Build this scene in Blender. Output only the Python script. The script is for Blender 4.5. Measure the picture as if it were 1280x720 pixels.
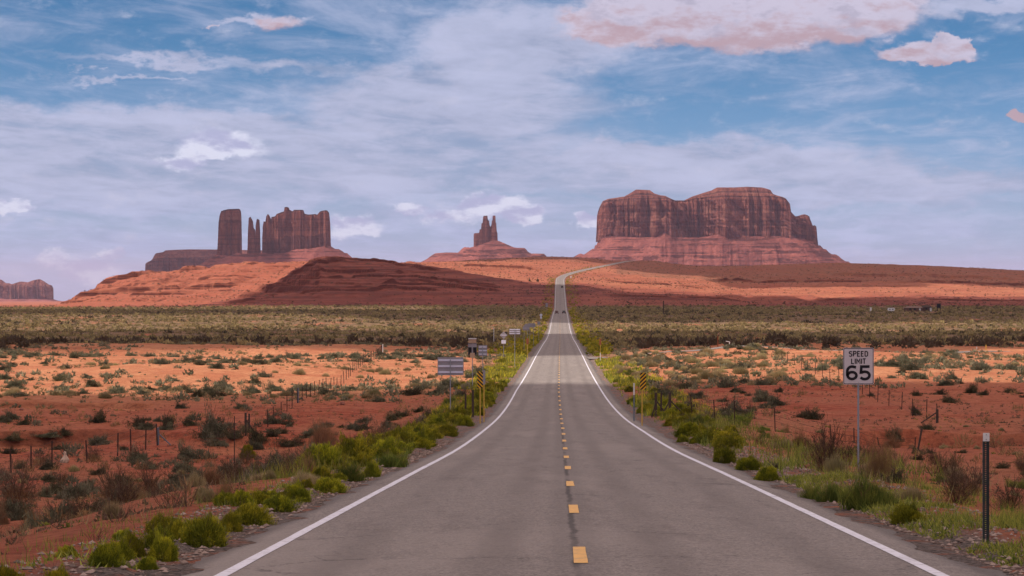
import bpy, math, random
import numpy as np
from mathutils import Vector
random.seed(7)
rng = np.random.default_rng(11)
for o in list(bpy.data.objects): bpy.data.objects.remove(o)
SC = bpy.context.scene
COL = SC.collection
R_ = math.radians
F = 3375.0           # focal length in photo pixels (1280 wide)
CZ = 22.0            # camera height above the valley datum
HY = 350.0           # photo row of eye level

# ------------------------------------------------------------------ camera
cd = bpy.data.cameras.new('camera'); cam = bpy.data.objects.new('camera', cd); COL.objects.link(cam)
cam.location = (0, 0, CZ); cam.rotation_euler = (R_(90), 0, 0)
cd.sensor_width = 36; cd.lens = 36 * F / 1280; cd.shift_y = -10 / 1280
cd.clip_start = 0.5; cd.clip_end = 120000
SC.camera = cam

# ------------------------------------------------------------------ light
SUN_EL = 50.0
SUN_H = np.array([-0.955, -0.296])          # horizontal direction TOWARDS the sun
SUN_H = SUN_H / np.linalg.norm(SUN_H)
sd = bpy.data.lights.new('sun', 'SUN'); sd.energy = 4.0; sd.angle = R_(0.5); sd.color = (1.0, 0.93, 0.84)
sun = bpy.data.objects.new('sun', sd); COL.objects.link(sun)
sv = Vector((SUN_H[0] * math.cos(R_(SUN_EL)), SUN_H[1] * math.cos(R_(SUN_EL)), math.sin(R_(SUN_EL))))
sun.rotation_euler = sv.to_track_quat('Z', 'Y').to_euler()
sun.location = (-300, -100, 400)

SC.render.engine = 'CYCLES'
SC.view_settings.view_transform = 'Standard'; SC.view_settings.look = 'None'
SC.view_settings.gamma = 1; SC.view_settings.use_curve_mapping = False
SC.view_settings.exposure = 0.30
SC.cycles.max_bounces = 4; SC.cycles.diffuse_bounces = 2; SC.cycles.volume_bounces = 0
SC.cycles.transparent_max_bounces = 8

# ------------------------------------------------------------------ node helper
class NT:
    def __init__(s, tree):
        s.t = tree; s.n = tree.nodes; s.l = tree.links
    def new(s, typ, **kw):
        n = s.n.new(typ)
        for k, v in kw.items(): setattr(n, k, v)
        return n
    def put(s, inp, v):
        if v is None: return
        if isinstance(v, bpy.types.NodeSocket): s.l.new(v, inp)
        else:
            if isinstance(v, (tuple, list)) and len(v) == 3 and inp.type == 'RGBA': v = (*v, 1)
            inp.default_value = v
    def m(s, op, a, b=None, c=None, clamp=False):
        n = s.n.new('ShaderNodeMath'); n.operation = op; n.use_clamp = clamp
        s.put(n.inputs[0], a); s.put(n.inputs[1], b); s.put(n.inputs[2], c)
        return n.outputs[0]
    def ss(s, x, lo, hi, a=0.0, b=1.0):
        n = s.n.new('ShaderNodeMapRange'); n.interpolation_type = 'SMOOTHSTEP'
        s.put(n.inputs[0], x); s.put(n.inputs[1], lo); s.put(n.inputs[2], hi); s.put(n.inputs[3], a); s.put(n.inputs[4], b)
        return n.outputs[0]
    def mix(s, f, a, b, mode='MIX'):
        n = s.n.new('ShaderNodeMix'); n.data_type = 'RGBA'; n.blend_type = mode; n.clamp_factor = True
        s.put(n.inputs[0], f); s.put(n.inputs[6], a); s.put(n.inputs[7], b)
        return n.outputs[2]
    def noise(s, vec, scale, detail=4, rough=0.55, lac=2.0, dist=0.0):
        n = s.n.new('ShaderNodeTexNoise'); s.put(n.inputs['Vector'], vec)
        n.inputs['Scale'].default_value = scale; n.inputs['Detail'].default_value = detail
        n.inputs['Roughness'].default_value = rough; n.inputs['Distortion'].default_value = dist
        return n.outputs['Fac']
    def xyz(s, x=0.0, y=0.0, z=0.0):
        n = s.n.new('ShaderNodeCombineXYZ'); s.put(n.inputs[0], x); s.put(n.inputs[1], y); s.put(n.inputs[2], z)
        return n.outputs[0]
    def sep(s, v):
        n = s.n.new('ShaderNodeSeparateXYZ'); s.put(n.inputs[0], v); return n.outputs
    def vmul(s, v, k):
        n = s.n.new('ShaderNodeVectorMath'); n.operation = 'MULTIPLY'; s.put(n.inputs[0], v); n.inputs[1].default_value = k
        return n.outputs[0]
    def attr(s, name):
        n = s.n.new('ShaderNodeAttribute'); n.attribute_name = name; return n.outputs['Fac']

# ------------------------------------------------------------------ world: sky with cloud veils
W = bpy.data.worlds.new('World'); SC.world = W; W.use_nodes = True
t = NT(W.node_tree); t.n.clear()
sky = t.new('ShaderNodeTexSky', sky_type='NISHITA'); sky.sun_disc = False
sky.sun_elevation = R_(SUN_EL); sky.sun_rotation = math.atan2(SUN_H[0], SUN_H[1]) % (2 * math.pi)
sky.altitude = 1600; sky.air_density = 1.0; sky.dust_density = 0.6; sky.ozone_density = 2.0
gen = t.new('ShaderNodeTexCoord').outputs['Generated']
dx, dy, dz = t.sep(gen)
# the ground drops away beyond the hills: keep the sky going below eye level
zc = t.m('MAXIMUM', dz, 0.004)
t.l.new(t.xyz(dx, dy, zc), sky.inputs[0])
hyp = t.m('SQRT', t.m('ADD', t.m('MULTIPLY', dx, dx), t.m('MULTIPLY', dy, dy)))
U = t.m('MULTIPLY', t.m('ARCTAN2', dx, dy), 33.75)       # bearing, degrees-like units
V = t.m('MULTIPLY', t.m('DIVIDE', dz, hyp), 33.75)       # elevation, same units
P = t.xyz(U, V, 0.0)
# warp so that cloud outlines are ragged
w1 = t.m('SUBTRACT', t.noise(t.vmul(P, (0.9, 2.2, 1)), 1.0, 7, 0.62), 0.5)
w2 = t.m('SUBTRACT', t.noise(t.vmul(t.xyz(U, V, 5.0), (1.2, 2.4, 1)), 1.0, 7, 0.62), 0.5)
Uw = t.m('ADD', U, t.m('MULTIPLY', w1, 2.6)); Vw = t.m('ADD', V, t.m('MULTIPLY', w2, 0.95))
w3 = t.m('SUBTRACT', t.noise(t.vmul(P, (2.2, 3.4, 1)), 1.0, 8, 0.65), 0.5)
w4 = t.m('SUBTRACT', t.noise(t.vmul(t.xyz(U, V, 9.0), (2.2, 3.4, 1)), 1.0, 8, 0.65), 0.5)
Uc = t.m('ADD', U, t.m('MULTIPLY', w3, 0.75)); Vc = t.m('ADD', V, t.m('MULTIPLY', w4, 0.42))
def blob(px, py, rx, ry, soft=0.6, u=None, v=None, flat=False):
    """soft ellipse of cloud at a bearing / elevation (given in the photo's pixels)"""
    u = u or Uw; v = v or Vw
    a = t.m('DIVIDE', t.m('SUBTRACT', u, (px - 640) / 100), rx / 100)
    b = t.m('DIVIDE', t.m('SUBTRACT', v, (350 - py) / 100), ry / 100)
    if flat:   # a flatter base
        b = t.m('MULTIPLY', b, t.m('ADD', 1.0, t.m('MULTIPLY', t.m('LESS_THAN', b, 0.0), 1.2)))
    r = t.m('SQRT', t.m('ADD', t.m('MULTIPLY', a, a), t.m('MULTIPLY', b, b)))
    return t.ss(r, 1.0, 1.0 - soft)
def umax(lst):
    x = lst[0]
    for y in lst[1:]: x = t.m('MAXIMUM', x, y)
    return x
Q = t.m('DIVIDE', 1.0, t.m('ADD', t.m('MAXIMUM', V, -0.6), 2.2))
QP = t.xyz(t.m('MULTIPLY', t.m('ADD', U, t.m('MULTIPLY', V, 0.7)), Q), Q, 2.0)
streak = t.noise(t.vmul(QP, (1.5, 24, 1)), 1.0, 9, 0.62, dist=0.5)
fibre = t.noise(t.vmul(QP, (4.0, 70, 1)), 1.0, 8, 0.66, dist=0.6)
fine = t.m('ADD', t.m('MULTIPLY', t.noise(t.vmul(t.xyz(U, V, 7.0), (0.9, 3.2, 1)), 1.0, 8, 0.65, dist=0.25), .45), t.m('MULTIPLY', fibre, .55))
veil = umax([
    blob(180, 205, 500, 88, 0.35), blob(-120, 180, 260, 70, .4), blob(470, 200, 420, 95, 0.6), blob(640, 60, 200, 85, 0.6), blob(560, 130, 260, 70, .5),
    blob(820, 215, 470, 55, 0.5), blob(1100, 235, 330, 42, 0.6), blob(360, 82, 170, 16, 1.0), blob(200, 80, 190, 13, 1.0), blob(150, 102, 120, 7, 1.0),
    blob(1230, 10, 160, 26, 0.6), blob(620, 275, 420, 50, .8), blob(150, 300, 260, 50, 1.0), blob(330, 30, 90, 12, 0.9), blob(1180, 285, 260, 55, 1.0)])
thin = t.m('MULTIPLY', t.ss(t.m('ADD', t.m('MULTIPLY', streak, .5), t.m('MULTIPLY', fibre, .5)), 0.42, 0.66), 0.60)
veil = t.m('MULTIPLY', veil, t.ss(t.m('ADD', t.m('MULTIPLY', streak, 0.6), t.m('MULTIPLY', fine, 0.4)), 0.36, 0.54, 0.58, 1.0))
low = t.ss(V, 1.9, 0.0, 0.0, 0.62)          # thin bright haze-cloud towards the horizon
inframe = t.ss(t.m('ABSOLUTE', U), 12.0, 8.0)
other = t.m('MULTIPLY', t.ss(t.noise(t.vmul(gen, (3, 3, 9)), 1.0, 8, 0.6), 0.50, 0.62), t.m('SUBTRACT', 1.0, inframe))
other2 = t.m('MULTIPLY', t.ss(t.noise(t.vmul(gen, (3, 3, 7)), 1.3, 8, 0.6), 0.52, 0.62), t.ss(V, 5.0, 9.0))
cov = t.m('MINIMUM', umax([veil, t.m('ADD', thin, low), other, other2]), 0.93)
cum = [blob(925, 12, 232, 60, .36, Uc, Vc), blob(800, 16, 100, 34, .9, Uc, Vc), blob(1050, 4, 125, 62, .36, Uc, Vc), blob(790, 30, 110, 34, .45, Uc, Vc),
       blob(1152, 74, 78, 24, .5, Uc, Vc, True), blob(1185, 64, 30, 18, .3, Uc, Vc), blob(1266, 151, 18, 7, .4, Uc, Vc), blob(345, 30, 52, 15, 1.0, Uc, Vc), blob(268, 33, 14, 3, .9, Uc, Vc)]
cumw = [blob(272, 188, 78, 34, .8, Uc, Vc, True), blob(232, 204, 48, 18, .9, Uc, Vc), blob(620, 262, 56, 25, .6, Uc, Vc, True), blob(650, 265, 36, 20, .6, Uc, Vc), blob(560, 272, 60, 14, 1.0, Uc, Vc),
        blob(20, 262, 40, 16, .6, Uc, Vc, True), blob(440, 284, 50, 20, .8, Uc, Vc), blob(72, 322, 30, 15, .9, Uc, Vc), blob(143, 320, 24, 15, .8, Uc, Vc), blob(110, 338, 70, 24, 1.0, Uc, Vc),
        blob(735, 275, 24, 12, .8, Uc, Vc), blob(510, 262, 30, 8, .9, Uc, Vc)]
w5 = t.m('SUBTRACT', t.noise(t.vmul(t.xyz(U, V, 3.0), (1.3, 3.0, 1)), 1.6, 6, 0.6), 0.5)
w5b = t.m('SUBTRACT', t.noise(t.vmul(t.xyz(U, t.m('ADD', V, .10), 3.0), (1.3, 3.0, 1)), 1.6, 6, 0.6), 0.5)
relief = t.m('MULTIPLY', t.m('SUBTRACT', w5, w5b), 1.7)
pink = t.ss(t.m('ADD', umax(cum), t.m('MULTIPLY', t.m('ADD', w5, w3), .55)), .02, .72); white = t.ss(t.m('ADD', umax(cumw), t.m('MULTIPLY', t.m('ADD', w5, w3), .75)), .02, .66)
BG = 0.10                      # background strength
def C(r, g, b, k=1.0):         # wanted linear colour -> value before the background strength
    e = 2 ** 0.25
    return (r * k / BG / e, g * k / BG / e, b * k / BG / e)
base = t.mix(1.0, sky.outputs[0], t.mix(t.ss(V, 0.0, 3.6), (0.44, 0.56, 0.90), (0.17, 0.37, 0.57)), 'MULTIPLY')
shade = t.m('ADD', t.m('MULTIPLY', fine, 0.6), t.m('MULTIPLY', streak, 0.4))
veilc = t.mix(t.ss(shade, 0.34, 0.62), C(.34, .38, .54), C(.53, .56, .76))
veilc = t.mix(t.ss(V, 1.4, 0.1), veilc, t.mix(t.ss(fine, .35, .62), C(.36, .44, .68), C(.48, .56, .82)))
c1 = t.mix(cov, base, veilc)
c1 = t.mix(white, c1, t.mix(t.ss(t.m('ADD', relief, t.m('MULTIPLY', w4, .4)), -0.26, 0.24), C(.44, .46, .68), C(.72, .74, .90)))
sml = blob(1152, 72, 110, 40, .4, U, V)
puff = t.m('ADD', t.m('ADD', relief, t.m('MULTIPLY', w4, 0.9)), t.m('MULTIPLY', t.m('SUBTRACT', V, t.m('SUBTRACT', 3.12, t.m('MULTIPLY', sml, .36))), 1.15))
pinkc = t.mix(t.ss(puff, -0.34, 0.34), C(.53, .37, .42), C(.64, .58, .72))
pinkc = t.mix(t.ss(t.m('ADD', w5, t.m('MULTIPLY', w3, .6)), .02, .20, 0, .6), pinkc, C(.42, .38, .50))
c1 = t.mix(t.m('MULTIPLY', pink, 0.90), c1, pinkc)
# unseen warm bright cloud, added above the frame as fill light for shade
over = t.m('MULTIPLY', t.ss(V, 7.5, 16.0), t.ss(t.noise(t.vmul(gen, (2.5, 2.5, 5)), 1.0, 8, 0.6), 0.30, 0.46, 0.25, 0.92))
c1 = t.mix(over, c1, C(1.26, 1.02, .95))
bg = t.new('ShaderNodeBackground'); t.l.new(c1, bg.inputs[0]); bg.inputs[1].default_value = BG
wo = t.new('ShaderNodeOutputWorld'); t.l.new(bg.outputs[0], wo.inputs[0])

# ------------------------------------------------------------------ numpy noise
_tab = rng.random((512, 512))
def vnoise(x, y):
    xi = np.floor(x).astype(np.int64); yi = np.floor(y).astype(np.int64)
    fx = x - xi; fy = y - yi
    fx = fx * fx * (3 - 2 * fx); fy = fy * fy * (3 - 2 * fy)
    a = _tab[xi & 511, yi & 511]; b = _tab[(xi + 1) & 511, yi & 511]
    c = _tab[xi & 511, (yi + 1) & 511]; d = _tab[(xi + 1) & 511, (yi + 1) & 511]
    return (a * (1 - fx) + b * fx) * (1 - fy) + (c * (1 - fx) + d * fx) * fy - 0.5
def fbm(x, y, o=4, g=0.5):
    s = 0; a = 1.0
    for i in range(o):
        s = s + a * vnoise(x + i * 37.3, y + i * 91.7); x = x * 2.03; y = y * 2.03; a *= g
    return s
def sstep(x, a, b):
    q = np.clip((x - a) / (b - a), 0, 1); return q * q * (3 - 2 * q)

# ------------------------------------------------------------------ the road's course
_rd = np.array([-400, -60, 0, 27, 60, 93, 121, 161, 178, 212, 226, 274, 337, 410, 500, 616, 750, 880, 985, 1173, 1450, 1825, 2000, 2324, 2816, 3300, 3600, 3800, 4300, 9000.])
_rz = np.array([3.0, -0.2, -1.83, -2.97, -4.38, -5.79, -6.81, -8.11, -8.54, -9.2, -9.40, -10.15, -10.98, -11.78, -12.9, -14.4, -16.3, -17.5, -18.0, -17.7, -17.8, -18.5, -14.4, -7.0, 4.2, 17.5, 25.6, 26.5, 8, -5])
_tt = np.gradient(_rz, _rd)
def road_z(d):
    d = np.clip(d, -400, 9000); i = np.clip(np.searchsorted(_rd, d) - 1, 0, len(_rd) - 2)
    h = _rd[i + 1] - _rd[i]; q = (d - _rd[i]) / h
    m0 = _tt[i] * h; m1 = _tt[i + 1] * h
    h1 = 2 * q**3 - 3 * q**2 + 1
    return h1 * _rz[i] + (q**3 - 2 * q**2 + q) * m0 + (1 - h1) * _rz[i + 1] + (q**3 - q**2) * m1
_xd = np.array([-400, 0, 60, 120, 230, 410, 700, 1200, 1825, 2300, 2600, 2700, 2780, 2860, 2960, 3100, 3300, 3600, 3900, 4400, 9000.])
_xx = _xd * (60 / F)
_xx[:9] += np.array([0.25, .25, .2, .15, -.1, -.1, 0, 0, 0.4])
_xx[10:] = [46.2, 48.3, 51.5, 57, 66.5, 84, 113, 160, 205, 270, 800]
def road_x(d): 
    # smoothed interpolation
    s = 0
    for k in (-24, -12, 0, 12, 24): s = s + np.interp(d + k * np.clip(d / 2500, 0, 1), _xd, _xx)
    return s / 5

# ------------------------------------------------------------------ terrain height
XS = np.array([-700, -200, 0, 55, 75, 100, 130, 170, 200, 250, 300, 350, 380, 395, 420, 440, 480, 520, 560, 600, 640, 690, 720, 760, 790, 820, 870, 950, 1050, 1150, 1280, 1600, 2100.])
def row(*p):
    xs = [a for a, b in p]; ys = [b for a, b in p]; return np.interp(XS, xs, ys)
far_l = lambda d: 384.6 - 7.0 * np.clip((d - 1750) / 8000, 0, 1)
KN = [
 (1750, row((-700, 385.6), (2100, 385.4))),
 (1900, row((-700, 384.5), (55, 384.5), (130, 384), (240, 382.5), (330, 381), (400, 380), (690, 380), (760, 381), (2100, 383))),
 (2060, row((-700, 384.2), (62, 384.2), (130, 381), (240, 378), (300, 377), (360, 371), (400, 363), (520, 362), (640, 368), (690, 371), (760, 376), (2100, 381))),
 (2240, row((-700, 384), (65, 384), (80, 381), (130, 375), (240, 371), (290, 370), (340, 358), (372, 347), (395, 337), (440, 341), (520, 344), (580, 352), (640, 359), (690, 365), (760, 370), (860, 374), (1000, 376), (2100, 379))),
 (2400, row((-700, 383.5), (70, 383.5), (90, 375), (130, 367), (240, 364), (290, 363), (330, 352), (350, 346), (378, 331), (392, 321.5), (420, 321.3), (440, 325), (480, 326.5), (520, 330), (560, 337), (600, 344), (640, 350), (690, 358), (720, 362), (780, 366), (860, 370), (1000, 373), (2100, 378))),
 (2600, row((-700, 383), (73, 383), (88, 369.5), (110, 366.5), (130, 360), (200, 352), (260, 348), (300, 345), (350, 342), (400, 334), (440, 334), (520, 335), (560, 341), (600, 345), (640, 348), (690, 351), (720, 352), (780, 356), (860, 362), (980, 367), (1100, 366), (1280, 369), (2100, 376))),
 (2850, row((-700, 383), (80, 383), (115, 366.5), (129, 352), (150, 347.5), (200, 339.5), (250, 337), (275, 332), (300, 328), (350, 326.5), (400, 327), (440, 330), (520, 331), (560, 334), (600, 337), (640, 339), (690, 343.5), (720, 345), (780, 348), (860, 355), (980, 360), (1020, 356), (1150, 356), (1280, 362), (2100, 372))),
 (3050, row((-700, 382.5), (95, 382.5), (130, 362), (150, 350), (200, 341), (250, 339), (300, 330), (380, 327.5), (440, 328.5), (520, 328.5), (600, 331), (690, 337.5), (720, 338), (760, 340), (820, 344), (870, 347), (950, 351), (1050, 350), (1150, 350), (1280, 356), (2100, 368))),
 (3600, row((-700, 381.5), (110, 381.5), (180, 352), (300, 338), (400, 333), (520, 329), (600, 325), (640, 322), (690, 321), (740, 322.5), (765, 325), (790, 326), (812, 325), (822, 326.5), (870, 332.5), (950, 331.5), (1050, 328.5), (1110, 329.5), (1150, 332), (1220, 334), (1280, 338), (1600, 350), (2100, 362))),
 (4300, row((-700, 381), (140, 381), (300, 356), (2100, 356))),
 (6500, row((-700, 379.7), (150, 379.7), (300, 362), (2100, 362))),
 (9500, row((-700, 378), (150, 378), (300, 366), (2100, 366))),
 (14000, row((-700, 377.5), (2100, 374))),
 (70000, row((-700, 378.5), (2100, 378.5))),
]
KD = np.array([k[0] for k in KN], float)
KZ = np.array([(HY - k[1]) * k[0] / F for k in KN])
# sides of the near road relative to the carriageway
_ed = np.array([-400, 0, 30, 60, 100, 140, 165, 190, 222, 280, 350, 430, 490, 560, 700, 900, 1300, 1750.])
_el = np.array([-.8, -1.0, -1.2, -1.8, -2.5, -3.0, -3.0, -2.0, -0.9, -0.6, 0.2, 0.6, 1.0, 0.1, 0.3, 0.4, .3, .3])
_er = np.array([-.5, -0.3, -0.35, -0.9, -1.2, -0.6, -0.2, 0.0, 0.5, 0.8, 0.8, 0.9, 0.8, -0.3, 0.2, 0.3, .3, .3])
def farterrain(X, Y):
    px = 640 + X / np.maximum(Y, 300) * F
    sh = px.shape; px = px.ravel(); Yr = np.clip(Y.ravel(), 1750, 69999)
    # warp depth a little so that crests are not straight
    Yr2 = np.clip(Yr + 46 * fbm(X.ravel() / 130, Yr / 200, 3) * sstep(Yr, 1800, 1950) * sstep(Yr, 3560, 3300), 1750, 69999)
    px2 = px + 9 * fbm(px / 40 + 3, Yr / 260, 3) * sstep(Yr, 1850, 2050) * sstep(np.abs(px - 700), 40, 120)
    i = np.clip(np.searchsorted(KD, Yr2) - 1, 0, len(KD) - 2)
    j = np.clip(np.searchsorted(XS, px2) - 1, 0, len(XS) - 2)
    fx = np.clip((px2 - XS[j]) / (XS[j + 1] - XS[j]), 0, 1)
    def at(k):
        k = np.clip(k, 0, len(KD) - 1)
        return KZ[k, j] * (1 - fx) + KZ[k, j + 1] * fx
    z_1, z0, z1, z2 = at(i - 1), at(i), at(i + 1), at(i + 2)
    d_1, d0, d1, d2 = KD[np.clip(i - 1, 0, 99)], KD[i], KD[i + 1], KD[np.clip(i + 2, 0, len(KD) - 1)]
    h = d1 - d0; s = (z1 - z0) / h
    s_1 = np.where(i > 0, (z0 - z_1) / np.maximum(d0 - d_1, 1), s); s2 = np.where(i < len(KD) - 2, (z2 - z1) / np.maximum(d2 - d1, 1), s)
    m0 = np.where(s_1 * s > 0, 2 * s_1 * s / (s_1 + s + 1e-9), 0) * h
    m1 = np.where(s2 * s > 0, 2 * s2 * s / (s2 + s + 1e-9), 0) * h
    q = (Yr2 - d0) / h; h1 = 2 * q**3 - 3 * q**2 + 1
    z = h1 * z0 + (q**3 - 2 * q**2 + q) * m0 + (1 - h1) * z1 + (q**3 - q**2) * m1
    return z.reshape(sh)
def wash(X, Y, o):
    """dry wash with a cut bank on its far side"""
    yr = 139 + 7 * fbm(X / 16, X * 0 + 2, 3) + 0.05 * o
    yl = 186 + 10 * fbm(X / 14, X * 0 + 8, 3)
    cx = np.where(o > 0, yr, yl)
    dep = np.where(o > 0, 0.95 * sstep(o, 9, 15), 0.9 * sstep(-o, 14, 20)) * (0.75 + 0.9 * fbm(X / 11, Y * 0 + 5, 2)).clip(0.2, 1.2)
    d = Y - cx
    w = np.where(d > 0, sstep(d, 1.3, 0.0), sstep(d, -17, -4))
    out = -dep * w
    # a second little bank further out on the left
    c2 = 222 + 9 * fbm(X / 12, X * 0 + 15, 3); d2 = Y - c2
    out = out - 0.5 * sstep(-o, 22, 30) * sstep(fbm(X / 9, X * 0 + 44, 2), -.2, .1) * np.where(d2 > 0, sstep(d2, 1.2, 0), sstep(d2, -8, -2))
    return out
def hills(X, Y, z, o, ao):
    z = z - 3.4 * (np.abs(fbm(X / 26 + 2, Y / 150, 4)) - .15) * sstep(Y, 1980, 2150) * sstep(Y, 3500, 3100) * sstep(ao, 25, 80) * sstep(np.abs(o), 30, 120)
    # strata terraces on the hills
    h = 5.2
    hill = sstep(Y, 1900, 2050) * sstep(Y, 9000, 5000) * sstep(ao, 25, 70)
    zz = (z + 1.6 * fbm(X / 70, Y / 70, 3) + 0.8 * fbm(X / 11, Y / 14, 2)) / h
    fr = zz - np.floor(zz)
    ter = h * (sstep(fr, 0.72, 0.98) - fr)
    px = 640 + X / np.maximum(Y, 300) * F
    st = np.where(px < 400, 1.0, np.where(px < 690, 0.45, 0.40)) * (0.55 + 0.9 * fbm(X / 95 + 9, Y / 160, 2)).clip(0.1, 1.1)
    for lv, hk in ((-15.3, 2.6), (-10.5, 1.3), (-6.2, 1.8), (-1.8, 3.2), (2.6, 1.4), (7.2, 2.2), (11.8, 2.4), (16.2, 1.8)):
        wgt = .45 * sstep(fbm(X / 75 + lv, Y / 500 + lv, 6, .6), -.26, .10) * np.where((px > 700), .6, 1.0)
        u = (z + 1.5 * fbm(X / 34 + lv, Y / 260, 5, .6) - lv) / 4.5
        z = z + hk * wgt * hill * sstep(u, 0, .016) * (1 - np.clip((u - .02) / 1.15, 0, 1))
    for yc, hb, pa, pb_, dec, sd_ in ((2440, 3.4, 40, 330, 190, 1), (2360, 1.8, 50, 300, 120, 2), (2560, 1.6, 90, 330, 130, 3), (2790, 4.0, 118, 300, 150, 4), (2900, 1.6, 170, 400, 90, 5),
                              (2040, 1.6, 270, 560, 70, 6), (2120, 1.9, 300, 640, 70, 7), (2195, 1.6, 320, 680, 60, 8), (2262, 2.3, 330, 600, 60, 9), (2325, 2.0, 345, 560, 50, 10), (2378, 1.8, 372, 520, 50, 11), (2160, 1.4, 560, 690, 60, 12),
                              (2950, 2.2, 500, 690, 110, 13), (3120, 1.4, 480, 680, 90, 14), (2700, 1.5, 720, 900, 100, 15), (2980, 2.0, 880, 1400, 110, 16), (3180, 2.2, 1000, 1500, 120, 17), (2250, 1.4, 740, 1400, 90, 18)):
        c_ = yc + 34 * fbm(X / 75 + sd_ * 9, X * 0 + sd_, 6, .62) + .04 * (X + 300)
        w_ = sstep(px, pa, pa + 18) * sstep(px, pb_, pb_ - 22) * sstep(fbm(X / 34 + sd_ * 5, X * 0 + sd_ * 3.3, 4, .6), -.30, -.02)
        dd = Y - c_
        z = z + 1.25 * hb * w_ * sstep(ao, 25, 60) * (sstep(dd, 0, 2.2) * (1 - np.clip(dd / dec, 0, 1)) - .25 * sstep(dd, -14, -1) * (dd < 0))
    z = z + ter * hill * st + hill * (0.9 * fbm(X / 18, Y / 24, 4))
    return z
def H(X, Y, detail=True):
    X = np.asarray(X, float); Y = np.asarray(Y, float)
    X, Y = np.broadcast_arrays(X, Y); shp = X.shape; X = np.atleast_1d(X); Y = np.atleast_1d(Y)
    R = road_z(Y); o = X - road_x(Y); ao = np.abs(o)
    E = np.where(o < 0, np.interp(Y, _ed, _el), np.interp(Y, _ed, _er))
    far = sstep(Y, 1650, 1800)
    # embankment shape
    drop = np.where(o < 0, sstep(ao, 4.6, 16), sstep(ao, 5.0, 17))
    near = R + E * drop
    zf = farterrain(X, Y)
    rb = sstep(ao, 9, 50)
    zf = R * (1 - rb) + zf * rb
    z = near * (1 - far) + zf * far
    amp = sstep(ao, 4.6, 9)
    n = 0.30 * fbm(X / 6.5, Y / 8.5, 4) + 1.5 * fbm(X / 33, Y / 45, 3) * sstep(Y, 200, 300) * sstep(ao, 12, 30) * sstep(Y, 1700, 1200)
    n = n + 0.05 * fbm(X / 0.7, Y / 0.9, 3) * sstep(Y, 200, 120)
    z = z + n * amp + wash(X, Y, o) 
    sel = (Y > 1890) & (Y < 9100)
    if sel.any():
        z = z.copy(); z[sel] = hills(X[sel], Y[sel], z[sel], o[sel], ao[sel])
    # under the carriageway
    z = np.where(ao < 4.9, R - 0.10 - np.maximum(Y, 0) * 0.0001, z)
    k = sstep(ao, 4.9, 6.0)
    z = z * k + (R - 0.06) * (1 - k) * (ao >= 4.9) + z * (1 - k) * (ao < 4.9)
    return (z + CZ).reshape(shp)

# ------------------------------------------------------------------ mesh helpers
def mesh_np(name, V_, F_, attrs=None, smooth=False):
    me = bpy.data.meshes.new(name)
    V_ = np.asarray(V_, np.float32); F_ = np.asarray(F_, np.int32); k = F_.shape[1]
    me.vertices.add(len(V_)); me.vertices.foreach_set('co', V_.ravel())
    me.loops.add(F_.size); me.loops.foreach_set('vertex_index', F_.ravel())
    me.polygons.add(len(F_)); me.polygons.foreach_set('loop_start', np.arange(0, F_.size, k, dtype=np.int32))
    try: me.polygons.foreach_set('loop_total', np.full(len(F_), k, np.int32))
    except Exception: pass
    if attrs:
        for a, v in attrs.items():
            at = me.attributes.new(a, 'FLOAT', 'POINT'); at.data.foreach_set('value', np.asarray(v, np.float32).ravel())
    me.update(calc_edges=True)
    me.polygons.foreach_set('use_smooth', np.full(len(F_), smooth, bool))
    return me
def obj(name, me, mat=None, parent=None, loc=None):
    o = bpy.data.objects.new(name, me); COL.objects.link(o)
    if mat is not None:
        me.materials.clear()
        for mm in (mat if isinstance(mat, (list, tuple)) else [mat]): me.materials.append(mm)
    if parent: o.parent = parent
    if loc is not None: o.location = loc
    return o
def tag(o, label=None, cat=None, group=None, kind=None):
    if label: o['label'] = label
    if cat: o['category'] = cat
    if group: o['group'] = group
    if kind: o['kind'] = kind
    return o
def empty(name, loc, rz=0.0, label=None, cat=None, group=None):
    o = bpy.data.objects.new(name, None); COL.objects.link(o); o.location = loc; o.rotation_euler = (0, 0, rz)
    o.empty_display_size = 0.3
    return tag(o, label, cat, group)
def grid_faces(nr, nc, wrap=False):
    a = np.arange(nr * nc).reshape(nr, nc)
    if wrap: a = np.concatenate([a, a[:, :1]], 1)
    return np.stack([a[:-1, :-1], a[:-1, 1:], a[1:, 1:], a[1:, :-1]], -1).reshape(-1, 4)
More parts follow.
